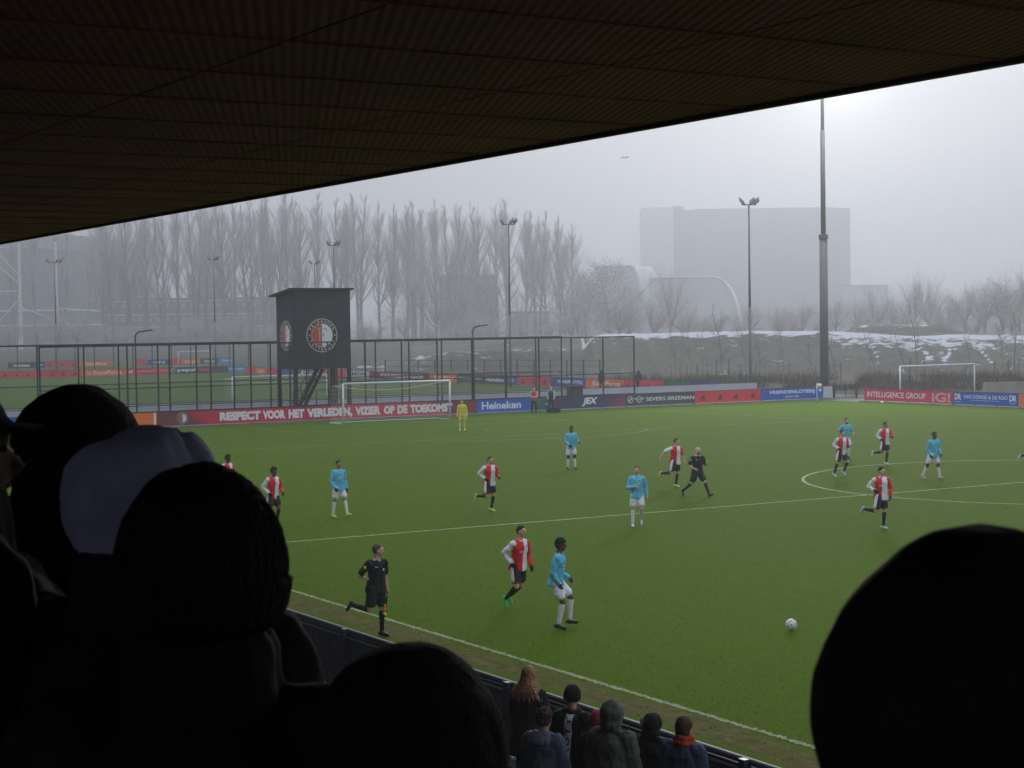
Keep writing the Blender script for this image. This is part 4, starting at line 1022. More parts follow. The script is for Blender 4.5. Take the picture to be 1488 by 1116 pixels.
hall('office_building', 418, 470, 440, 850, 20, mat('far_brick', (.13, .10, .095), .9), 'small hazy brick building behind the poplars just above the tower roof', (455,))
hall('house_block', 640, 722, 402, 850, 18, mat('far_house', (.2, .17, .15), .9), 'hazy pitched block of flats behind the tan trees', (430, 444))
hall('low_hall', 740, 800, 455, 780, 20, mat('far_hall', (.3, .32, .36), .8), 'low pale hazy hall below the right end of the poplars', ())
hall('low_hall', 1226, 1290, 417, 1400, 30, mat('far_hall', (.3, .32, .36), .8), 'faint flat hall at the right foot of the big block', ())
# stadium with white lattice pylons
e = empty('stadium', (0, 0, 0), 0, 'huge hazy stadium bulk with a curved roof line behind the poplars at far left', 'stadium'); D = 1000; place(e, 20, D)
bm = bmesh.new(); n = 40; W_ = wpx(310, D); pr = []
for i in range(n+1):
    u = -1+2*i/n; x = u*W_/2; yy = 60*(1-math.sqrt(max(0, 1-u*u*.95))); pr.append((x, yy, topH(20, 343+14*u*u, D)))
Lw = [bm.verts.new((x, y, 0)) for x, y, z in pr]; Hi = [bm.verts.new((x, y, z*.86)) for x, y, z in pr]
for i in range(n): bm.faces.new((Lw[i], Lw[i+1], Hi[i+1], Hi[i]))
link_mesh('bowl_wall', bm, mat('stadium_wall', (.10, .10, .11), .8, .2, .05), e)
bm = bmesh.new(); A = [bm.verts.new((x, y-4, z*.86+.02)) for x, y, z in pr]; B_ = [bm.verts.new((x, y+6, z)) for x, y, z in pr]; C_ = [bm.verts.new((x*.8, y+50, z*.97)) for x, y, z in pr]
for i in range(n): bm.faces.new((A[i], A[i+1], B_[i+1], B_[i])); bm.faces.new((B_[i], B_[i+1], C_[i+1], C_[i]))
link_mesh('roof', bm, BD, e)
for z in (10, 18):
    bm = bmesh.new()
    for (a, b_) in zip(pr[:-1], pr[1:]): tube(bm, (a[0], a[1]-.4, z), (b_[0], b_[1]-.4, z), .3, .3, 4)
    link_mesh('gallery_rail', bm, BL, e)
LAT = mat('white_lattice', (.75, .76, .78), .5)
def pylon(px, top, D, label, arms=True):
    e = empty('lattice_pylon', (0, 0, 0), 0, label, 'pylon', 'white stadium pylons'); place(e, px, D); H = topH(px, top, D); w2 = .45
    bm = bmesh.new()
    for s in (-1, 1):
        for t in (-1, 1): tube(bm, (s*w2, t*w2, 0), (s*w2*.5, t*w2*.5, H), .16, .1, 4)
    k = int(H/1.6)
    for i in range(k):
        z = H*i/k; z2 = H*(i+1)/k; s = 1 if i % 2 else -1; f = w2*(1-.5*i/k)
        tube(bm, (-s*f, -f, z), (s*f, -f, z2), .07, .07, 4); tube(bm, (-f, s*f, z), (-f, -s*f, z2), .07, .07, 4)
    link_mesh('mast', bm, LAT, e)
    if arms:
        bm = bmesh.new()
        for (dx, z0, z1) in arms: tube(bm, (0, -.6, H*z0), (dx, -.6, H*z1), .14, .14, 5)
        link_mesh('stay', bm, LAT, e)
pylon(32, 358, 640, 'white lattice pylon with slanting stays at the far left edge', ((-13, .55, .55), (-13, .48, .1), (-14, .7, 1.1), (10, .40, .30), (-12, .62, .9)))
pylon(85, 355, 660, 'thin white lattice pylon behind the leftmost floodlight pole', ((16, .38, .34), (7, .28, .2)))
# gull
g = empty('gull', (17.4, 0, 17.05), .4, 'small pale gull gliding below the roof edge over the pitch', 'bird')
bm = bmesh.new(); cap(bm, (-.16, 0, 0), (.14, 0, .02), .045, .05, 8); link_mesh('body', bm, mat('gull_grey', (.35, .35, .37), .8), g, True)
for s in (-1, 1):
    bm = bmesh.new(); P = [(-.06, 0, 0), (.08, 0, 0), (.05, s*.28, .12), (-.05, s*.62, .05), (-.1, s*.28, .11)]
    for dz in (0,): 
        up = [bm.verts.new(Vector(p)+Vector((0, 0, .012))) for p in P]; dn = [bm.verts.new(p) for p in P]
        bm.faces.new(up); bm.faces.new(dn[::-1])
        for i in range(5): bm.faces.new((up[i], up[(i+1) % 5], dn[(i+1) % 5], dn[i]))
    link_mesh('wing', bm, MATS['gull_grey'], g)
g.scale = (.6, .6, .6)

# ------------------------------------------------------------------ haze
bm = bmesh.new(); box(bm, -2300, 2300, -2200, 2300, -1.0, 120)
hz = bpy.data.materials.new('haze'); hz.use_nodes = True; n = hz.node_tree; n.nodes.clear()
o = n.nodes.new('ShaderNodeOutputMaterial'); v = n.nodes.new('ShaderNodeVolumePrincipled')
v.inputs['Color'].default_value = (*HAZEC, 1); v.inputs['Density'].default_value = HAZE; v.inputs['Anisotropy'].default_value = .65
n.links.new(v.outputs[0], o.inputs['Volume'])
tag(link_mesh('haze', bm, hz), 'pale winter fog filling the air over the pitches', 'haze', kind='stuff')
# ------------------------------------------------------------------ people
SKIN = {'light': mat('skin_light', (.62, .38, .28), .6), 'mid': mat('skin_mid', (.36, .2, .13), .6), 'dark': mat('skin_dark', (.12, .06, .038), .6)}
HAIR = {'dark': mat('hair_dark', (.018, .013, .011), .8, .3, 30), 'brown': mat('hair_brown', (.07, .04, .024), .8, .3, 30), 'grey': mat('hair_grey', (.10, .085, .075), .8, .3, 40), 'auburn': mat('hair_auburn', (.30, .16, .08), .7, .6, 9, stretch=(6, 6, .6))}
RED = mat('jersey_red', (.72, .018, .03), .75, .08, 6); WHT = mat('jersey_white', (.78, .80, .84), .75, .04, 6)
CYAN = mat('jersey_light_blue', (.12, .50, .70), .75, .1, 6); BLACK = mat('kit_black', (.012, .013, .015), .8, .1, 6)
YEL = mat('kit_yellow', (.66, .60, .04), .75, .08, 6); SHW = mat('shorts_white', (.76, .77, .83), .75, .05, 6); SHK = mat('shorts_black', (.018, .018, .024), .75)
SOCKW = mat('socks_white', (.74, .75, .79), .85, .05, 9); SOCKB = mat('socks_black', (.012, .012, .014), .85)
EYE = mat('eye_dark', (.02, .015, .012), .3); LIP = mat('lips', (.25, .09, .075), .6)
def rotx(a): return Matrix.Rotation(a, 3, 'X')
def unit(v): return Vector(v).normalized()

def person(label, loc, face, pose=None, outfit=None, z=0.0, scale=1.0, name='person', group=None, vox=.0105, seed=1, ground=True, cat='person'):
    p = dict(lean=4, side=0, twist=0, R=(4, 4), L=(4, 4), rab=4, lab=4, ra=(0, 12, 12, 0), la=(0, 12, 12, 0), look=0, nod=0, rf=0, lf=0, lift=0)
    p.update(pose or {})
    f = dict(skin='light', hair='short', hc='dark', top=[BLACK], topz=None, sleeve='long', bottom=BLACK, shorts=True, sock=None, boot=BLACK, glove=None, coat=0.0, collar=None, beard=None, stripe=None)
    f.update(outfit or {})
    loc = Vector(loc); v = Vector((loc.x-CAM.x, loc.y-CAM.y)).normalized(); rv = Vector((v.y, -v.x)); a = R(face)
    fd = -v*math.cos(a)+rv*math.sin(a)
    root = empty(name, (loc.x, loc.y, z), math.atan2(-fd.x, fd.y), label, cat, group); root.scale = (scale,)*3
    # ---- joints
    T = Matrix.Rotation(R(p['twist']), 3, 'Z') @ Matrix.Rotation(R(p['side']), 3, 'Y') @ rotx(-R(p['lean']))
    J = {}
    J['P'] = Vector((0, 0, 0)); ch = p['lean']*.5
    for s, k in ((1, 'R'), (-1, 'L')):
        fl, kn = p[k]; ab = R(p['rab' if s > 0 else 'lab']); ftp = p['rf' if s > 0 else 'lf']
        hip = Vector((s*.092, 0, -.02)); J['hip'+k] = hip
        def sd(ang, ab_=ab): return Vector((s*math.sin(ab_), math.sin(R(ang))*math.cos(ab_), -math.cos(R(ang))*math.cos(ab_)))
        J['knee'+k] = hip+sd(fl)*.435; J['ank'+k] = J['knee'+k]+sd(fl-kn, ab*.4)*.415
        fa = fl-kn+90-ftp; J['fd'+k] = sd(fa, 0); J['sd'+k] = sd(fl-kn, ab*.4)
        J['heel'+k] = J['ank'+k]+J['sd'+k]*.055-J['fd'+k]*.045; J['toe'+k] = J['ank'+k]+J['sd'+k]*.062+J['fd'+k]*.15
    lo = min(min(J['heel'+k].z, J['toe'+k].z) for k in 'RL')-.032
    up = Vector((0, 0, -lo+p['lift']))
    for k in J:
        if not k.startswith(('fd', 'sd')): J[k] = J[k]+up
    P = J['P']; J['chest'] = P+T @ Vector((0, 0, .38)); J['neck'] = P+T @ Vector((0, -.005, .535))
    for s, k, q in ((1, 'R', 'ra'), (-1, 'L', 'la')):
        fl, ab, el, inw = p[q]; sh = P+T @ Vector((s*.180, -.005, .450)); J['sh'+k] = sh
        ud = T @ Vector((s*math.sin(R(ab)), math.sin(R(fl))*math.cos(R(ab)), -math.cos(R(fl))*math.cos(R(ab))))
        ang = fl+el; fdir = T @ Vector((-s*math.sin(R(inw))+s*math.sin(R(ab))*.5*(1 if inw == 0 else 0), math.sin(R(ang))*math.cos(R(inw)), -math.cos(R(ang))*math.cos(R(inw)))).normalized()
        J['el'+k] = sh+ud*.285; J['wr'+k] = J['el'+k]+fdir*.25; J['hd'+k] = fdir; J['pd'+k] = ud
    HR = Matrix.Rotation(R(p['look']), 3, 'Z') @ rotx(-R(p['nod']+p['lean']*.35)); HC = J['neck']+HR @ Vector((0, .02, .155))
    def H(x, y, z_): return HC+HR @ Vector((x, y, z_))
    # ---- body: one continuous surface
    bm = bmesh.new()
    c_ = f['coat']
    loft(bm, [(-.09, .13, .09, 0), (-.03, .165, .112, -.008), (.06, .155, .105, 0), (.16, .135, .092, .004), (.28, .148, .1, .006), (.38, .158, .106, .004), (.44, .150, .092, 0), (.49, .105, .07, -.004), (.54, .058, .056, -.004)], T, P)
    cap(bm, J['neck']-T @ Vector((0, 0, .03)), HC-HR @ Vector((0, .02, .06)), .058, .052)
    ell(bm, H(0, -.012, .025), (.076, .095, .092), HR); ell(bm, H(0, .03, -.045), (.056, .062, .072), HR); ell(bm, H(0, .012, -.01), (.070, .078, .085), HR)
    cap(bm, H(0, .085, .012), H(0, .108, -.022), .010, .015, 8); cap(bm, H(-.03, .082, .035), H(.03, .082, .035), .014, .014, 8)
    for s in (-1, 1): ell(bm, H(s*.078, -.008, -.005), (.012, .02, .032), HR, 8, 6)
    for s, k in ((1, 'R'), (-1, 'L')):
        cap(bm, J['hip'+k], J['knee'+k], .086, .054); cap(bm, J['knee'+k], J['ank'+k], .052, .036)
        ax = (J['ank'+k]-J['knee'+k]); back = -J['fd'+k]
        cap(bm, J['knee'+k]+ax*.2+back*.014, J['knee'+k]+ax*.48+back*.01, .05, .042)
        cap(bm, J['heel'+k], J['toe'+k], .036, .027); cap(bm, J['ank'+k], J['heel'+k]+J['fd'+k]*.06, .034, .033)
        ell(bm, J['sh'+k]-T @ Vector((0, 0, .01)), (.056, .055, .056)); cap(bm, J['neck']-T @ Vector((0, 0, .03)), J['sh'+k]+T @ Vector((0, 0, .012)), .045, .04); cap(bm, J['sh'+k], J['el'+k], .05, .038); cap(bm, J['el'+k], J['wr'+k], .038, .026)
    hb = bmesh.new()
    def hand(b, k, s, grow=0.0):
        w_ = J['wr'+k]; d = J['hd'+k]; sidev = (T @ Vector((s, 0, 0))); n_ = d.cross(sidev).normalized(); sp_ = n_.cross(d).normalized()   # spread axis
        n_ = n_*(1 if (n_.dot(T @ Vector((0, 1, 0))) >= 0) else -1)*-1
        # palm faces inward: spread the fingers in the fore-aft plane
        spr = (n_-d*n_.dot(d)).normalized(); nor = spr.cross(d).normalized()*(-1 if s > 0 else 1)
        if nor.dot(-sidev) < 0: nor = -nor
        cap(b, w_, w_+d*.03, .026+grow, .03+grow, 8)
        for j in range(4): cap(b, w_+d*.02+spr*(j-1.5)*.012, w_+d*.088+spr*(j-1.5)*.019, .015+grow, .012+grow, 6)
        for j, L_ in enumerate((.062, .072, .068, .052)):
            b0 = w_+d*.088+spr*(j-1.5)*.02; b1 = b0+(d*.8+nor*.45).normalized()*L_*.5; b2 = b1+(d*.45+nor*.9).normalized()*L_*.5
            cap(b, b0, b1, .0098+grow, .009+grow, 6); cap(b, b1, b2, .009+grow, .0078+grow, 6)
        t0 = w_+d*.03-spr*.026; t1 = t0+(d*.55-spr*.75+nor*.3).normalized()*.034; t2 = t1+(d*.9-spr*.2+nor*.35).normalized()*.03
        cap(b, t0, t1, .0125+grow, .0105+grow, 6); cap(b, t1, t2, .0105+grow, .009+grow, 6)
    for s, k in ((1, 'R'), (-1, 'L')): hand(bm, k, s)
    remesh('body', bm, vox, [SKIN[f['skin']]], root, smooth=1)
    hb.free()
    for s in (-1, 1):
        b = bmesh.new(); ell(b, H(s*.03, .080, .012), (.012, .008, .007), HR, 10, 6); link_mesh('eye', b, EYE, root, True)
    b = bmesh.new(); ell(b, H(0, .0885, -.052), (.022, .008, .006), HR, 10, 6); link_mesh('mouth', b, LIP, root, True)
    if f['beard']:
        b = bmesh.new(); ell(b, H(0, .030, -.085), (.056, .062, .045), HR); remesh('beard', b, .009, [HAIR[f['beard']]], root, wrinkle=.004, wscale=60)
    # ---- hair
    def skull(b, g=.009, line=.078, back=-.055, squash=1.0):
        vs = ell(b, H(0, -.016, .028), (.076+g, .096+g, .094+g*squash), HR, 22, 14)
        for q in vs:
            l = HR.transposed() @ (q.co-HC); lim = back+(line-back)*sm(-.05, .06, l.y)
            if l.z < lim: q.co = H(l.x*.82, -.016+(l.y+.016)*.82, max(l.z, lim-.05))
    hm = HAIR.get(f['hc'], HAIR['dark'])
    if f['hair'] == 'short':
        b = bmesh.new(); skull(b); remesh('hair', b, .008, [hm], root, wrinkle=.006, wscale=50, seed=seed)
    elif f['hair'] == 'curly':
        b = bmesh.new(); skull(b, .018, .070, -.05, 1.5); remesh('hair', b, .008, [hm], root, wrinkle=.02, wscale=42, smooth=1, seed=seed)
    elif f['hair'] == 'long':
        b = bmesh.new(); skull(b, .016, .04, -.07)
        for i in range(34):
            a_ = math.pi*(1.0+i/33)*1.0; x = .088*math.cos(a_); y = -.02+.098*math.sin(a_)
            q0 = H(x*.8, y*.8+.0, .05); q1 = H(x*1.1, y*1.05, -.08); q2 = H(x*2.3+random.gauss(0, .014), y*1.25-.02, -.2); q3 = H(x*2.8+random.gauss(0, .02), y*1.3-.04, -.30+random.uniform(-.03, .03))
            cap(b, q0, q1, .020, .022, 8); cap(b, q1, q2, .022, .02, 8); cap(b, q2, q3, .02, .007, 8)
        remesh('hair', b, .008, [hm], root, wrinkle=.006, wscale=60, smooth=1)
    elif f['hair'] == 'bob':
        b = bmesh.new(); skull(b, .02, .04, -.09); ell(b, H(0, -.045, -.03), (.088, .075, .085), HR); remesh('hair', b, .009, [hm], root, wrinkle=.008, wscale=40)
    elif f['hair'] == 'beanie':
        b = bmesh.new(); g = f.get('hatg', .03); vs = ell(b, H(0, -.014, .035), (.078+g, .096+g, .098+g*1.2), HR, 28, 18)
        for q in vs:
            l = HR.transposed() @ (q.co-HC)
            if l.z < -.03: q.co = H(l.x, l.y, -.03-.3*(abs(l.z+.03)))
        kh = remesh('knitted_hat', b, .009 if group != FG else .006, [f['hatm']], root, wrinkle=.004, wscale=30, smooth=3)
        nn = [v.normal.copy() for v in kh.data.vertices]
        for v, q in zip(kh.data.vertices, nn):
            l = HR.transposed() @ (v.co-HC); a_ = math.atan2(l.y+.014, l.x); band = 1 if l.z < .02 else 0
            v.co = v.co+q*(.0022*math.sin(a_*44)+.007*band)
    elif f['hair'] == 'hood':
        b = bmesh.new(); g = f.get('hatg', .035); ell(b, H(0, -.03, .03), (.082+g, .10+g, .10+g), HR, 24, 16); hl = f.get('hl', 0); ell(b, H(0, -.05, -.07-hl), (.085+g*.8+hl*.7, .08+g*.8+hl*.5, .09+hl), HR); 
        if hl >= 0: cap(b, H(-.1, -.06, -.155), H(.1, -.06, -.155), .045, .045)
        remesh('hood', b, .010, [f['hatm']], root, wrinkle=.016 if group != FG else (.028 if hl < 0 else .007), wscale=11 if hl >= 0 else 7, smooth=4, seed=seed, ridge=0 if hl >= 0 else .012)
    elif f['hair'] == 'cap':
        b = bmesh.new(); skull(b, .018, .045, .0); d0 = H(0, .09, .05)
        for i in range(9): a_ = R(-60+15*i); cap(b, H(.06*math.sin(a_), .06*math.cos(a_), .052), H(.09*math.sin(a_), .07+.085*math.cos(a_), .042), .01, .008, 6)
        remesh('cap', b, .008, [f['hatm']], root, wrinkle=.002, smooth=2)
    elif f['hair'] == 'bald' and f.get('stub'):
        pass
    # ---- top garment
    Ti = T.transposed()
    def zone(pt):
        if not f['topz']: return 0
        l = Ti @ (pt-P)
        dR = seg(pt, J['shR'], J['elR'], J['wrR']); dL = seg(pt, J['shL'], J['elL'], J['wrL'])
        if abs(l.x) > .15 and dR < .075 and l.x > 0: return f['topz']['R']
        if abs(l.x) > .15 and dL < .075 and l.x < 0: return f['topz']['L']
        if dR < .058 and l.z < .42: return f['topz']['R']
        if dL < .058 and l.z < .42: return f['topz']['L']
        return f['topz']['r'] if l.x > 0 else f['topz']['l']
    def seg(pt, a_, b_, c2):
        best = 9
        for u, w_ in ((a_, b_), (b_, c2)):
            d = w_-u; t = max(0, min(1, (pt-u).dot(d)/d.length_squared)); best = min(best, (u+d*t-pt).length)
        return best
    b = bmesh.new(); g = .024+c_
    hem = -.095 if not c_ else f.get('hem', -.32)
    secs = [(hem-.02, .184+g*1.2, .130+g*1.3, -.004), (hem*.5, .178+g*1.1, .124+g*1.2, -.004), (.04, .158+g*1.2, .108+g*1.2, 0), (.16, .14+g*1.35, .095+g*1.3, .004), (.28, .15+g, .102+g, .006), (.38, .158+g*.9, .108+g, .004), (.44, .150+g*.7, .094+g*.9, 0), (.49, .108+g*.5, .072+g*.8, -.004), (.525, .064+g*.5, .060+g*.5, -.004)]
    loft(b, secs, T, P)
    for s, k in ((1, 'R'), (-1, 'L')):
        ell(b, J['sh'+k]-T @ Vector((0, 0, .01)), (.057+g*.5, .057+g*.6, .057+g*.5)); cap(b, J['neck']-T @ Vector((0, 0, .035)), J['sh'+k]+T @ Vector((0, 0, .008)), .047+g*.35, .044+g*.4); ue = J['el'+k]
        if f['sleeve'] == 'short':
            m_ = J['sh'+k].lerp(ue, .78); cap(b, J['sh'+k], m_, .050+g*.6, .054+g*.5)
        else:
            cap(b, J['sh'+k], ue, .052+g*.7, .043+g*.75); cap(b, ue, J['wr'+k].lerp(ue, .06), .044+g*.75, .031+g*.5)
    tname = 'coat' if c_ else ('shirt' if f['sleeve'] == 'short' else 'jersey')
    top = remesh(tname, b, max(vox, .010), f['top'], root, zone=zone, wrinkle=.019 if not c_ else .016, wscale=12, smooth=2, seed=seed*3)
    if f.get('high'):
        b = bmesh.new()
        for i in range(14):
            a0 = 2*math.pi*i/14; cap(b, J['neck']+T @ Vector((.085*math.cos(a0), .08*math.sin(a0), -.06)), J['neck']+T @ Vector((.078*math.cos(a0), .08*math.sin(a0), .075)), .05, .034, 8)
        remesh('coat_collar', b, .012, f['top'], root, wrinkle=.012, wscale=12)
    if f['collar']:
        b = bmesh.new(); nk = J['neck']+T @ Vector((0, 0, -.028)); n_ = 18
        for i in range(n_):
            a0, a1 = 2*math.pi*i/n_, 2*math.pi*(i+1)/n_
            q = lambda a_: nk+T @ Vector((.073*math.cos(a_), .068*math.sin(a_)+.004, .012-.016*max(0, math.sin(a_))))
            cap(b, q(a0), q(a1), .014, .014, 6)
        link_mesh('collar', b, f['collar'], top, True)
    # ---- shorts or trousers
    b = bmesh.new()
    loft(b, [(-.12, .15, .105, 0), (-.04, .178, .125, -.006), (.06, .166, .116, 0), (.10, .158, .11, 0)], T.lerp(Matrix.Identity(3), .6), P)
    for s, k in ((1, 'R'), (-1, 'L')):
        if f['shorts']: cap(b, J['hip'+k], J['hip'+k].lerp(J['knee'+k], .42), .108, .110, 14); cap(b, J['hip'+k].lerp(J['knee'+k], .42), J['hip'+k].lerp(J['knee'+k], .68), .110, .108, 14)
        else: cap(b, J['hip'+k], J['knee'+k], .098, .07); cap(b, J['knee'+k], J['ank'+k], .068, .052)
    bmats = [f['bottom']]; bz = None
    if f['stripe']:
        bmats = [f['bottom'], f['stripe'], RED]
        def bz(pt):
            for s, k in ((1, 'R'), (-1, 'L')):
                d = J['knee'+k]-J['hip'+k]; t = (pt-J['hip'+k]).dot(d)/d.length_squared; ax = J['hip'+k]+d*t; rr = pt-ax
                if rr.length < .13 and t > -.2:
                    if t > .80: return 2
                    if rr.length > 0 and (rr.normalized().x*s > .86): return 1
            return 0
    remesh('shorts' if f['shorts'] else 'trousers', b, max(vox, .010), bmats, root, zone=bz, wrinkle=.015, wscale=12, smooth=2, seed=seed)
    # ---- socks, boots
    for s, k in ((1, 'R'), (-1, 'L')):
        if f['sock']:
            b = bmesh.new(); kn = J['knee'+k]; an = J['ank'+k]; a0 = kn.lerp(an, .1); back = -J['fd'+k]
            cap(b, a0, an, .056, .042); cap(b, kn.lerp(an, .2)+back*.014, kn.lerp(an, .48)+back*.01, .055, .048); cap(b, an, J['heel'+k]+J['fd'+k]*.05, .039, .035)
            remesh('sock', b, .010, [f['sock']], root, wrinkle=.003, wscale=30)
            if f.get('tights'):
                b = bmesh.new(); cap(b, J['hip'+k].lerp(kn, .6), kn, .07, .06); cap(b, kn, kn.lerp(an, .2), .058, .056); remesh('knee_sleeve', b, .012, [f['tights']], root)
        b = bmesh.new(); h_, t_ = J['heel'+k], J['toe'+k]
        cap(b, h_, h_.lerp(t_, .55), .041, .040); cap(b, h_.lerp(t_, .5), t_, .041, .031); cap(b, J['ank'+k]+J['sd'+k]*.02, h_+J['fd'+k]*.05, .041, .041)
        if f['sock']:
            nd = J['sd'+k]
            for u in (-.01, .05, .15, .18):
                for q in (-.018, .018): cap(b, h_+J['fd'+k]*u+Vector((q, 0, 0)), h_+J['fd'+k]*u+Vector((q, 0, 0))+nd*.044, .007, .006, 6)
        remesh('boot' if f['sock'] else 'shoe', b, .008, [f['boot']], root, smooth=1)
        if f['glove']:
            b = bmesh.new(); hand(b, k, s, .006); cap(b, J['wr'+k]-J['hd'+k]*.03, J['wr'+k]+J['hd'+k]*.01, .033, .034); remesh('glove', b, .009, [f['glove']], root, smooth=1)
    root['_j'] = 0; del root['_j']
    return root, J, T, P, H, HR

def on_chest(root, J, T, P, x, z, w_, h_, m, name='badge', shape='disc', depth=.155):
    """small print lying on the shirt front: shrinkwrapped patch"""
    top = [c for c in root.children if c.name.split('.')[0] in ('jersey', 'shirt', 'coat')][0]
    bm = bmesh.new(); n = 5
    V = [[bm.verts.new(P+T @ Vector((x+w_*(i/n-.5), depth+.1, z+h_*(j/n-.5)))) for i in range(n+1)] for j in range(n+1)]
    for j in range(n):
        for i in range(n):
            u, v = (i+.5)/n-.5, (j+.5)/n-.5
            if shape == 'disc' and u*u+v*v > .2: continue
            if shape == 'tick' and not (abs(v-(u*.4)) < .22 and not (u < -.2 and v > .15)): continue
            bm.faces.new((V[j][i], V[j][i+1], V[j+1][i+1], V[j+1][i]))
    me = bpy.data.meshes.new(name); bm.to_mesh(me); bm.free(); me.materials.append(m)
    inv = T @ Vector((0, -1, 0))
    from mathutils.bvhtree import BVHTree
    tr = BVHTree.FromPolygons([q.co for q in top.data.vertices], [tuple(q.vertices) for q in top.data.polygons])
    for q in me.vertices:
        hit = tr.ray_cast(q.co, inv)
        if hit[0] is not None: q.co = hit[0]-inv*.004
    ob = bpy.data.objects.new(name, me); COL.objects.link(ob); ob.parent = top; return ob
def sponsor(ctx, m, z=.30, w_=.2, rows=1):
    root, J, T, P = ctx[:4]
    for r_ in range(rows):
        k = 7
        for i in range(k): on_chest(root, J, T, P, -w_/2+w_*(i+.5)/k, z-.06*r_, w_/k*.62, .034, m, 'print', 'box')
FG = 'dark silhouetted spectators in the rows below the camera'
FEY = dict(top=[RED, WHT], topz={'R': 1, 'L': 0, 'r': 0, 'l': 1}, bottom=SHK, stripe=WHT, sock=SOCKB, collar=WHT)
UTR = dict(top=[CYAN], bottom=SHW, sock=SOCKW)
def FE(**k): d = dict(FEY); d.update(k); return d
def UT(**k): d = dict(UTR); d.update(k); return d
LIME = mat('boot_lime', (.6, .68, .12), .5); GRN = mat('boot_green', (.05, .62, .12), .5); AQUA = mat('boot_aqua', (.36, .62, .62), .5); BW = mat('boot_white', (.7, .7, .7), .5); BB = mat('boot_black', (.02, .02, .02), .4); BO = mat('boot_orange_white', (.6, .35, .22), .5)
GB1 = mat('glove_black', (.015, .015, .018), .8); GNV = mat('glove_navy', (.02, .025, .08), .8); GWH = mat('glove_white', (.65, .66, .66), .7)
A_ = []
PL = 'players in red and white halved shirts'; PU = 'players in light blue shirts'
c = person('assistant referee in black running along the near touchline, one hand on his hip', (-35.08, -67.28), 50,
    dict(lean=5, twist=-18, R=(-8, 92), L=(6, 10), rf=25, ra=(-14, 34, 52, 62), la=(-8, 10, 20, 0), look=34, nod=3, lift=.0), dict(top=[BLACK], sleeve='short', bottom=SHK, sock=SOCKB, boot=BB, hc='grey', collar=mat('collar_grey', (.5, .5, .5), .7)), group='match officials in black', vox=.009)
on_chest(*c[:4], .075, .40, .05, .022, WHT, shape='tick'); on_chest(*c[:4], -.08, .34, .04, .05, WHT)
def sleeve_badge(c, k='R', m=YEL, out=1):
    b = bmesh.new(); p0 = c[1]['sh'+k].lerp(c[1]['el'+k], .35); ell(b, p0+Vector((.047*out, .03, .01)), (.022, .03, .034)); link_mesh('sleeve_badge', b, m, c[0], True)
sleeve_badge(c)
J = c[1]; hp = J['wrL']+J['hdL']*.09
fl = empty('linesman_flag', c[0].matrix_basis @ Vector((hp.x, hp.y, 0)), c[0].rotation_euler.z, 'orange and yellow flag on a short stick held low behind the assistant referee\'s knee', 'flag')
b = bmesh.new(); tube(b, (0, 0, hp.z+.06), (.1, .02, hp.z-.42), .011, .009, 8); link_mesh('stick', b, BLACK, fl)
b = bmesh.new(); prev = None
for i in range(9):
    t = i/8; q = [b.verts.new((.05+.03*t, .01*t, hp.z-.16-.2*t)), b.verts.new((.17+.03*math.sin(i*1.3), .04+.04*math.sin(i*1.7), hp.z-.20-.2*t)), b.verts.new((.17+.03*math.sin(i*1.3), .046+.04*math.sin(i*1.7), hp.z-.20-.2*t)), b.verts.new((.05+.03*t, .006+.01*t, hp.z-.16-.2*t))]
    if prev:
        for a in range(4): b.faces.new((prev[a], prev[(a+1) % 4], q[(a+1) % 4], q[a])).material_index = 1 if i > 5 else 0
    prev = q
link_mesh('cloth', b, [mat('flag_orange', (.8, .22, .02), .7), YEL], fl, True)

c = person('nearest red and white player striding right in bright green boots', (-31.32, -66.28), 42, dict(lean=10, R=(12, 62), L=(-6, 48), rf=22, lf=10, ra=(-32, 22, 72, 18), la=(2, 16, 38, 8), look=12, lift=.05),
    FE(skin='light', hc='dark', glove=GB1, boot=GRN), group=PL, vox=.009); sponsor(c, WHT, .3, .2); on_chest(*c[:4], -.09, .40, .045, .05, mat('crest_dark', (.1, .12, .16), .6))
c = person('nearest light blue player seen side on running right in white socks', (-31.8, -68.5), 76, dict(lean=9, R=(22, 34), L=(38, 42), lf=-6, rf=0, ra=(-6, 10, 42, 8), la=(-2, 10, 62, 10), look=0, nod=2),
    UT(skin='dark', hair='curly', hc='dark', boot=BB), group=PU, vox=.009); sponsor(c, WHT, .30, .2, 2)
c = person('red and white player in lime boots jogging right below the goalkeeper', (-22.06, -49.2), 48, dict(lean=12, twist=-28, R=(2, 88), L=(10, 26), rf=18, ra=(-28, 26, 86, 30), la=(6, 18, 88, 8), look=-4), FE(hc='brown', glove=GB1, boot=LIME), group=PL)
c = person('light blue player in lime boots and dark gloves walking right beside the dark hats', (-26.6, -47.7), 40, dict(lean=3, twist=-14, R=(-6, 6), L=(20, 8), lf=0, ra=(4, 14, 28, 14), la=(-4, 10, 22, 0), look=-8), UT(skin='mid', glove=GNV, boot=LIME, hc='dark'), group=PU); sponsor(c, WHT, .32, .18, 2)
c = person('red and white player with dark curly hair half hidden behind the big dark hat', (-29.2, -48.6), 30, dict(lean=10, R=(10, 40), L=(20, 40), ra=(-20, 22, 70, 24), la=(2, 16, 66, 10)), FE(skin='dark', hair='curly', glove=GB1, boot=BB), group=PL)
c = person('red and white player of whom only head and collar show over the dark hat', (-28.3, -42.7), 40, dict(lean=8, R=(10, 40), L=(20, 40)), FE(skin='dark', hair='curly', boot=BB), group=PL)
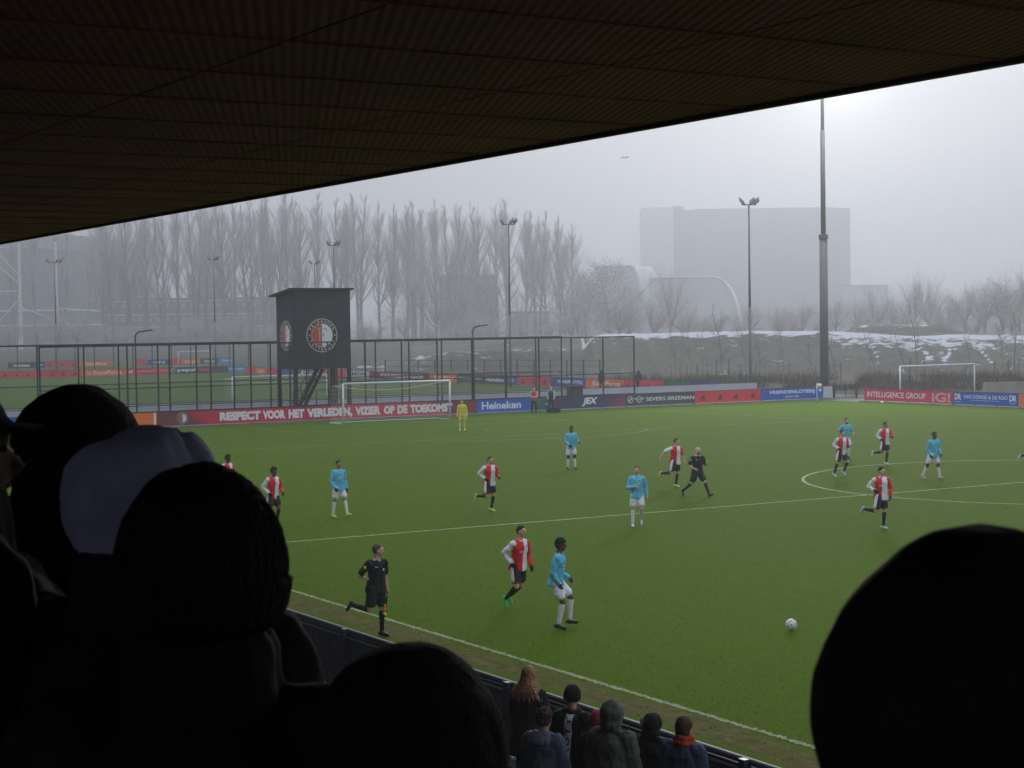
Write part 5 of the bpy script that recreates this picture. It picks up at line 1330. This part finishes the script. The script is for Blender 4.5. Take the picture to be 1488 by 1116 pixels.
c = person('goalkeeper all in yellow with white gloves standing right of the goal', (-1.35, -10.6), -6, dict(lean=5, R=(8, 10), L=(2, 6), ra=(6, 12, 14, 0), la=(6, 14, 12, 0), nod=6), dict(top=[YEL], bottom=YEL, sock=YEL, boot=BW, glove=GWH, hc='brown'), cat='person', vox=.012)
c = person('light blue player in dark gloves and dark knee sleeves standing alone below the ball crew', (-11.15, -37.1), 22, dict(lean=6, R=(0, 8), L=(12, 12), ra=(0, 12, 60, 20), la=(10, 16, 78, 8), look=-16), UT(skin='dark', glove=GB1, boot=BB, tights=BLACK), group=PU, vox=.011)
c = person('light blue player on the halfway line with one arm bent across his chest', (-20.7, -55.4), 4, dict(lean=4, R=(4, 6), L=(14, 58), lf=30, ra=(8, 16, 98, 42), la=(-6, 16, 24, 0), look=-10), UT(skin='light', hc='brown', boot=BW), group=PU); sponsor(c, WHT, .3, .18)
c = person('red and white player in short sleeves with an arm flung out to the left', (-12.62, -46.25), 54, dict(lean=10, twist=-30, R=(-12, 74), L=(2, 14), rf=30, ra=(-14, 62, 12, -30), la=(14, 18, 12, 0), look=10), FE(hc='brown', sleeve='short', boot=LIME), group=PL, vox=.011)
c = person('bald bearded referee in black running right, both forearms raised', (-14.0, -49.4), 52, dict(lean=6, twist=-36, R=(-20, 34), L=(32, 10), rf=30, ra=(0, 24, 66, 34), la=(6, 20, 112, 4), look=-2), dict(top=[BLACK], sleeve='short', bottom=SHK, sock=SOCKB, boot=BB, hair='bald', beard='brown'), group='match officials in black'); sleeve_badge(c); on_chest(*c[:4], .07, .40, .05, .022, WHT, shape='tick')
c = person('bearded light blue player partly hidden behind a red and white one at the centre circle', (.56, -40.5), 24, dict(lean=10, R=(10, 30), L=(20, 40), ra=(-10, 34, 76, 36), la=(6, 24, 80, 10), look=-6), UT(hc='dark', beard='dark', sleeve='short', boot=BB), group=PU, vox=.012)
c = person('red and white player on the circle line in front of a light blue one', (-5.36, -46.9), 46, dict(lean=10, twist=-24, R=(-10, 12), L=(30, 62), rf=10, lf=16, ra=(-24, 18, 94, 24), la=(6, 14, 100, 20), look=-2), FE(hc='dark', glove=GB1, boot=AQUA), group=PL)
c = person('red and white player with white boots running inside the top of the centre circle', (-.2, -43.7), 48, dict(lean=10, twist=-30, R=(-6, 80), L=(6, 18), rf=20, ra=(-22, 24, 88, 24), la=(4, 18, 100, 6), look=-6), FE(skin='mid', hc='dark', glove=GB1, boot=BW), group=PL, vox=.012)
c = person('light blue player with wide stride inside the centre circle at the right', (-3.4, -49.7), 52, dict(lean=8, twist=-18, R=(-18, 8), L=(16, 10), rf=6, ra=(-4, 12, 34, 14), la=(8, 12, 40, 10), look=-8, rab=8, lab=8), UT(skin='dark', glove=GB1, boot=BO, tights=mat('maroon_tights', (.06, .015, .03), .8)), group=PU, vox=.011)
c = person('red and white player in pale aqua boots kicking his heel back near the right side', (-15.7, -60.2), 50, dict(lean=8, twist=-38, R=(-10, 84), L=(4, 12), rf=26, ra=(-28, 30, 100, 26), la=(-4, 20, 40, 8), look=-2), FE(hc='dark', glove=GB1, boot=AQUA), group=PL); sponsor(c, WHT, .3, .18)
c = person('player at the right edge of whom only a trailing leg in black shows', (4.45, -47.35), 76, dict(lean=12, R=(-12, 62), L=(30, 30), rf=40), FE(sock=SOCKB, boot=BW, hc='dark'), group=PL, vox=.014)
VEST = mat('vest_red', (.5, .03, .06), .7); NAVY = mat('navy_cloth', (.02, .028, .05), .8)
c = person('ball crew member in a red top and dark trousers standing before the blue lager board', (12.0, 3.3), 10, dict(lean=2, ra=(0, 10, 80, 50), la=(0, 10, 80, 50)), dict(top=[VEST, mat('pale_sleeve', (.5, .45, .42), .8)], topz={'R': 1, 'L': 1, 'r': 0, 'l': 0}, bottom=BLACK, shorts=False, boot=BB, hc='brown'), vox=.013, group='ball crew')
c = person('bald man in a dark tracksuit with white sleeves standing before the boards', (13.3, 3.2), -4, dict(lean=2, ra=(0, 12, 16, 8), la=(0, 12, 16, 8)), dict(top=[NAVY, mat('stripe_white', (.5, .52, .56), .8)], topz={'R': 1, 'L': 1, 'r': 0, 'l': 0}, bottom=NAVY, shorts=False, boot=BB, hair='bald', glove=GB1), vox=.013, group='ball crew')
b = bmesh.new(); box(b, 12.85, 13.75, 2.7, 3.1, 0, .24); box(b, 12.95, 13.65, 2.74, 3.06, .24, .34); bmesh.ops.bevel(b, geom=b.edges[:], offset=.05, segments=2)
tag(link_mesh('kit_bag', b, BLACK), 'black kit bag lying at the feet of the bald man by the boards', 'bag')
b = bmesh.new(); box(b, 22.0, 23.1, 14.2, 14.8, 0, 1.25); box(b, 21.9, 23.2, 14.1, 14.9, 1.25, 1.33); tag(link_mesh('equipment_box', b, mat('box_green', (.03, .045, .035), .7)), 'dark equipment box behind the purple board, below the practice pitch boards', 'box')
for px, y, lb in ((874, 34, 'dark figure standing on the practice pitch in front of the orange board'), (928, 30, 'dark figure at the board edge just right of the end post of the tall fence')):
    d = xat(px, y); person(lb, (d, y), 170, dict(lean=4), dict(top=[BLACK], coat=.03, bottom=BLACK, shorts=False, boot=BB, hair='hood', hatm=BLACK), vox=.016, group='dark figures on the practice pitch')
# reserve figures on stand: heads in front
def gp(px, py, z): 
    d = cf+cr*((px-744)/FPX)-cu*((py-558)/FPX); t = (z-CAM.z)/d.z; return Vector((CAM.x+d.x*t, CAM.y+d.y*t))
CT = lambda n, c_, **k: mat(n, c_, .85, .15, 8, **k)
KB = CT('knit_black', (.018, .018, .021), bump=1.0, bscale=110)
FS = 'spectators standing at the near fence'
def spect(px, ptop, h, label, of, pose=None, face=None, **k):
    q = gp(px, ptop, h); fdir = 180-30 if face is None else face
    return person(label, (q.x, q.y), fdir, pose or dict(lean=5, ra=(10, 10, 50, 20), la=(10, 10, 50, 20)), of, scale=h/1.80, group=FS, vox=.0095, **k)
c = spect(765, 966, 1.70, 'spectator with long auburn hair over a black coat at the fence', dict(top=[CT('coat_black', (.014, .014, .016))], coat=.03, bottom=BLACK, shorts=False, hair='long', hc='auburn', boot=BB), seed=4)
c = spect(828, 996, 1.75, 'spectator in a black knitted hat with a lettered white and red scarf down the back', dict(top=[CT('coat_black2', (.013, .013, .015))], coat=.03, bottom=BLACK, shorts=False, hair='beanie', hatm=KB, boot=BB, hatg=.02), seed=5)
sc_root, sJ, sT, sP = c[:4]
coat = [q for q in sc_root.children if q.name.startswith('coat')][0]
sf = empty('football_scarf', sc_root.location, sc_root.rotation_euler.z, 'white, black and red scarf with big sideways letters hanging down a black coat', 'scarf'); sf.scale = sc_root.scale
def drape(name, x0, x1, z0, z1, m, off, nz_=26, nx=4):
    from mathutils.bvhtree import BVHTree
    tr = BVHTree.FromPolygons([q.co for q in coat.data.vertices], [tuple(q.vertices) for q in coat.data.polygons]); b = bmesh.new(); V = []
    for j in range(nz_+1):
        row = []
        for i in range(nx+1):
            o_ = Vector((x0+(x1-x0)*i/nx, -.6, z0+(z1-z0)*j/nz_)); h_ = tr.ray_cast(o_, Vector((0, 1, 0)))
            y = h_[0].y if h_[0] is not None else -.16
            row.append(b.verts.new((o_.x, y-off, o_.z)))
        V.append(row)
    for j in range(nz_):
        for i in range(nx): b.faces.new((V[j][i], V[j][i+1], V[j+1][i+1], V[j+1][i]))
    return link_mesh(name, b, m, sf, True)
SW = mat('scarf_white', (.75, .75, .8), .9); SR = mat('scarf_red', (.3, .015, .03), .9)
zt = sJ['neck'].z+.02
def conform(ob):
    from mathutils.bvhtree import BVHTree
    tr = BVHTree.FromPolygons([q.co for q in coat.data.vertices], [tuple(q.vertices) for q in coat.data.polygons])
    m = Matrix.Translation(ob.location) @ ob.rotation_euler.to_matrix().to_4x4()
    for q in ob.data.vertices:
        w_ = m @ q.co; h_ = tr.ray_cast(Vector((w_.x, -.6, w_.z)), Vector((0, 1, 0))); q.co = Vector((w_.x, (h_[0].y if h_[0] is not None else -.16)-.020, w_.z))
    ob.location = (0, 0, 0); ob.rotation_euler = (0, 0, 0)
drape('white_band', .0, .085, zt-.66, zt-.02, SW, .014); drape('red_band', -.055, -.001, zt-.66, zt-.28, SR, .012); drape('black_band', -.055, -.001, zt-.279, zt-.02, KB, .012)
yb = min(q.co.y for q in coat.data.vertices)
for i, ch in enumerate('ROTT'):
    conform(text('lettering', ch, BLK, sf, .10, .062, (.042, -.5, zt-.46+.115*i), (math.pi/2, -math.pi/2, 0), bold=.04))
b = bmesh.new(); disc(b, .042, zt-.575, .036, -.5, 0, .026); conform(link_mesh('crest_ring', b, BLK, sf))
b = bmesh.new()
for i in range(16):
    a = 2*math.pi*i/16; a2 = 2*math.pi*(i+1.2)/16; q_ = lambda t: sJ['neck']+sT @ Vector((.088*math.cos(t), .09*math.sin(t)-.005, .0+.012*math.sin(2*t)))
    cap(b, q_(a), q_(a2), .033, .033, 7)
remesh('neck_wrap', b, .010, [KB], sf, wrinkle=.008, wscale=22)
c = spect(787, 1028, 1.72, 'spectator with tousled brown hair and a blue grey hooded jacket', dict(top=[CT('jacket_slate', (.10, .125, .17))], coat=.045, bottom=BLACK, shorts=False, hair='curly', hc='brown', boot=BB, skin='light', collar=CT('jacket_slate', (.10, .125, .17))), seed=6)
def fallen_hood(c, m):
    b = bmesh.new(); J, T = c[1], c[2]; nk = J['neck']
    for i in range(9): a = R(200+140*i/8-20+10); cap(b, nk+T @ Vector((.10*math.cos(a), .11*math.sin(a), -.0)), nk+T @ Vector((.12*math.cos(a), .15*math.sin(a)-.01, -.09)), .04, .05, 8)
    remesh('fallen_hood', b, .011, [m], c[0], wrinkle=.012, wscale=12)
fallen_hood(c, MATS['jacket_slate'])
c = spect(865, 1034, 1.52, 'short spectator in a dull red hat mostly hidden behind the olive hood', dict(top=[CT('coat_dark_teal', (.016, .02, .022))], coat=.03, bottom=BLACK, shorts=False, hair='beanie', hatm=CT('knit_red', (.28, .03, .05)), boot=BB), seed=7)
c = spect(886, 1021, 1.84, 'broad spectator in an olive coat with the hood up', dict(top=[CT('coat_olive', (.10, .105, .085))], coat=.06, bottom=BLACK, shorts=False, hair='hood', hatm=CT('hood_olive', (.105, .11, .095)), boot=BB, hatg=.045), seed=8)
c = spect(945, 1038, 1.62, 'spectator in a black hood with a grey patch on its side', dict(top=[CT('coat_black3', (.012, .012, .015))], coat=.04, bottom=BLACK, shorts=False, hair='hood', hatm=CT('hood_black', (.012, .012, .014)), boot=BB), seed=9)
b = bmesh.new(); ell(b, c[4](-.085, -.055, .045), (.06, .07, .06), c[5]); remesh('grey_patch', b, .009, [CT('fleece_grey', (.22, .21, .20), bump=.5, bscale=60)], c[0], wrinkle=.006, wscale=40)
c = spect(990, 1040, 1.70, 'spectator with brown hair, thick orange scarf and quilted navy jacket', dict(top=[CT('quilt_navy', (.05, .07, .125))], coat=.045, bottom=BLACK, shorts=False, hair='bob', hc='brown', boot=BB), seed=10)
b = bmesh.new(); J, T = c[1], c[2]; nk = J['neck']
for i in range(22):
    a = 2*math.pi*i/22; a2 = 2*math.pi*(i+1.4)/22
    for z_, r_ in ((-.01, .105), (.045, .09)): cap(b, nk+T @ Vector((r_*math.cos(a), r_*math.sin(a), z_+.01*math.sin(a*3))), nk+T @ Vector((r_*math.cos(a2), r_*math.sin(a2), z_+.01*math.sin(a2*3))), .038, .038, 7)
sc = remesh('orange_scarf', b, .010, [CT('scarf_orange', (.40, .055, .018), bump=.7, bscale=50)], c[0], wrinkle=.01, wscale=22)
b = bmesh.new()
coatz = [q for q in c[0].children if q.name.startswith('coat')][0]
yb2 = min(q.co.y for q in coatz.data.vertices)
path_tube(b, [nk+Vector((.06, -.13, -.04)), nk+Vector((.02, -.19, -.25)), nk+Vector((-.05, -.20, -.5)), nk+Vector((-.10, -.18, -.72))], .008, 6); link_mesh('bag_strap', b, mat('strap_brown', (.15, .08, .05), .7), c[0])
# ---- spectators close to the camera
FG = 'dark silhouetted spectators in the rows below the camera'
def near(px, D, headz, label, of, face=175, pose=None, floor=None, sc=1.0, **k):
    q = bearing(px, D); hz_ = headz   # height of the head centre
    z0 = hz_-1.655*sc
    return person(label, (q.x, q.y), face, pose or dict(lean=3, ra=(10, 8, 60, 25), la=(10, 8, 60, 25)), of, z=z0, scale=sc, group=FG, vox=.012, **k)
DK = CT('coat_night', (.014, .016, .019)); 
near(284, 2.5, 5.505, 'spectator in a big round black knitted hat nearest the lower left', dict(high=1, top=[DK], coat=.06, bottom=BLACK, shorts=False, hair='beanie', hatm=KB, boot=BB, hatg=.045), seed=21)
near(108, 3.55, 5.60, 'spectator in a black hood, highest of the heads at the left', dict(high=1, top=[DK], coat=.09, bottom=BLACK, shorts=False, hair='hood', hatm=KB, boot=BB, hatg=.05, hl=.05), seed=22)
near(178, 2.85, 5.583, 'spectator in a pale blue grey hood between two black hats', dict(top=[CT('coat_dusk', (.012, .013, .018))], high=1, coat=.07, bottom=BLACK, shorts=False, hair='hood', hatm=CT('hood_blue_grey', (.42, .43, .64)), boot=BB, hatg=.026, hl=-.03), face=155, pose=dict(lean=5, nod=8), seed=23)
_c = [q for q in COL.objects if q.name.startswith('hood') and q.data and q.data.materials and q.data.materials[0].name == 'hood_blue_grey'][0]
from mathutils.bvhtree import BVHTree as _B
_t = _B.FromPolygons([q.co for q in _c.data.vertices], [tuple(q.vertices) for q in _c.data.polygons]); _o = sum((q.co for q in _c.data.vertices), Vector())/len(_c.data.vertices)
b = bmesh.new(); _p = []
for i in range(26):
    a = R(-40+i*10); h_ = _t.ray_cast(_o+Vector((-.035, 0, 0))+Vector((-.25, -.6*math.cos(a), .6*math.sin(a))), Vector((.25*.2, .6*math.cos(a), -.6*math.sin(a))).normalized())
    if h_[0] is not None: _p.append(h_[0])
path_tube(b, _p, .004, 6); ob = link_mesh('seam', b, CT('seam_blue_grey', (.25, .28, .5)), _c, True)
near(-104, 3.1, 5.675, 'spectator in a dark peaked cap at the left edge with a sliver of cheek showing', dict(high=1, top=[DK], coat=.10, bottom=BLACK, shorts=False, hair='cap', hatm=KB, boot=BB, skin='dark'), face=95, pose=dict(lean=2), seed=24)
near(584, 2.25, 5.298, 'spectator in a black hood low at the bottom centre', dict(high=1, top=[DK], coat=.06, bottom=BLACK, shorts=False, hair='hood', hatm=KB, boot=BB, hatg=.045), seed=25)
near(1425, 1.45, 5.527, 'blurred spectator in a smooth black hood filling the lower right corner', dict(high=1, top=[DK], coat=.08, bottom=BLACK, shorts=False, hair='hood', hatm=CT('hood_night', (.016, .018, .023)), boot=BB, hatg=.055, hl=.05), seed=26)
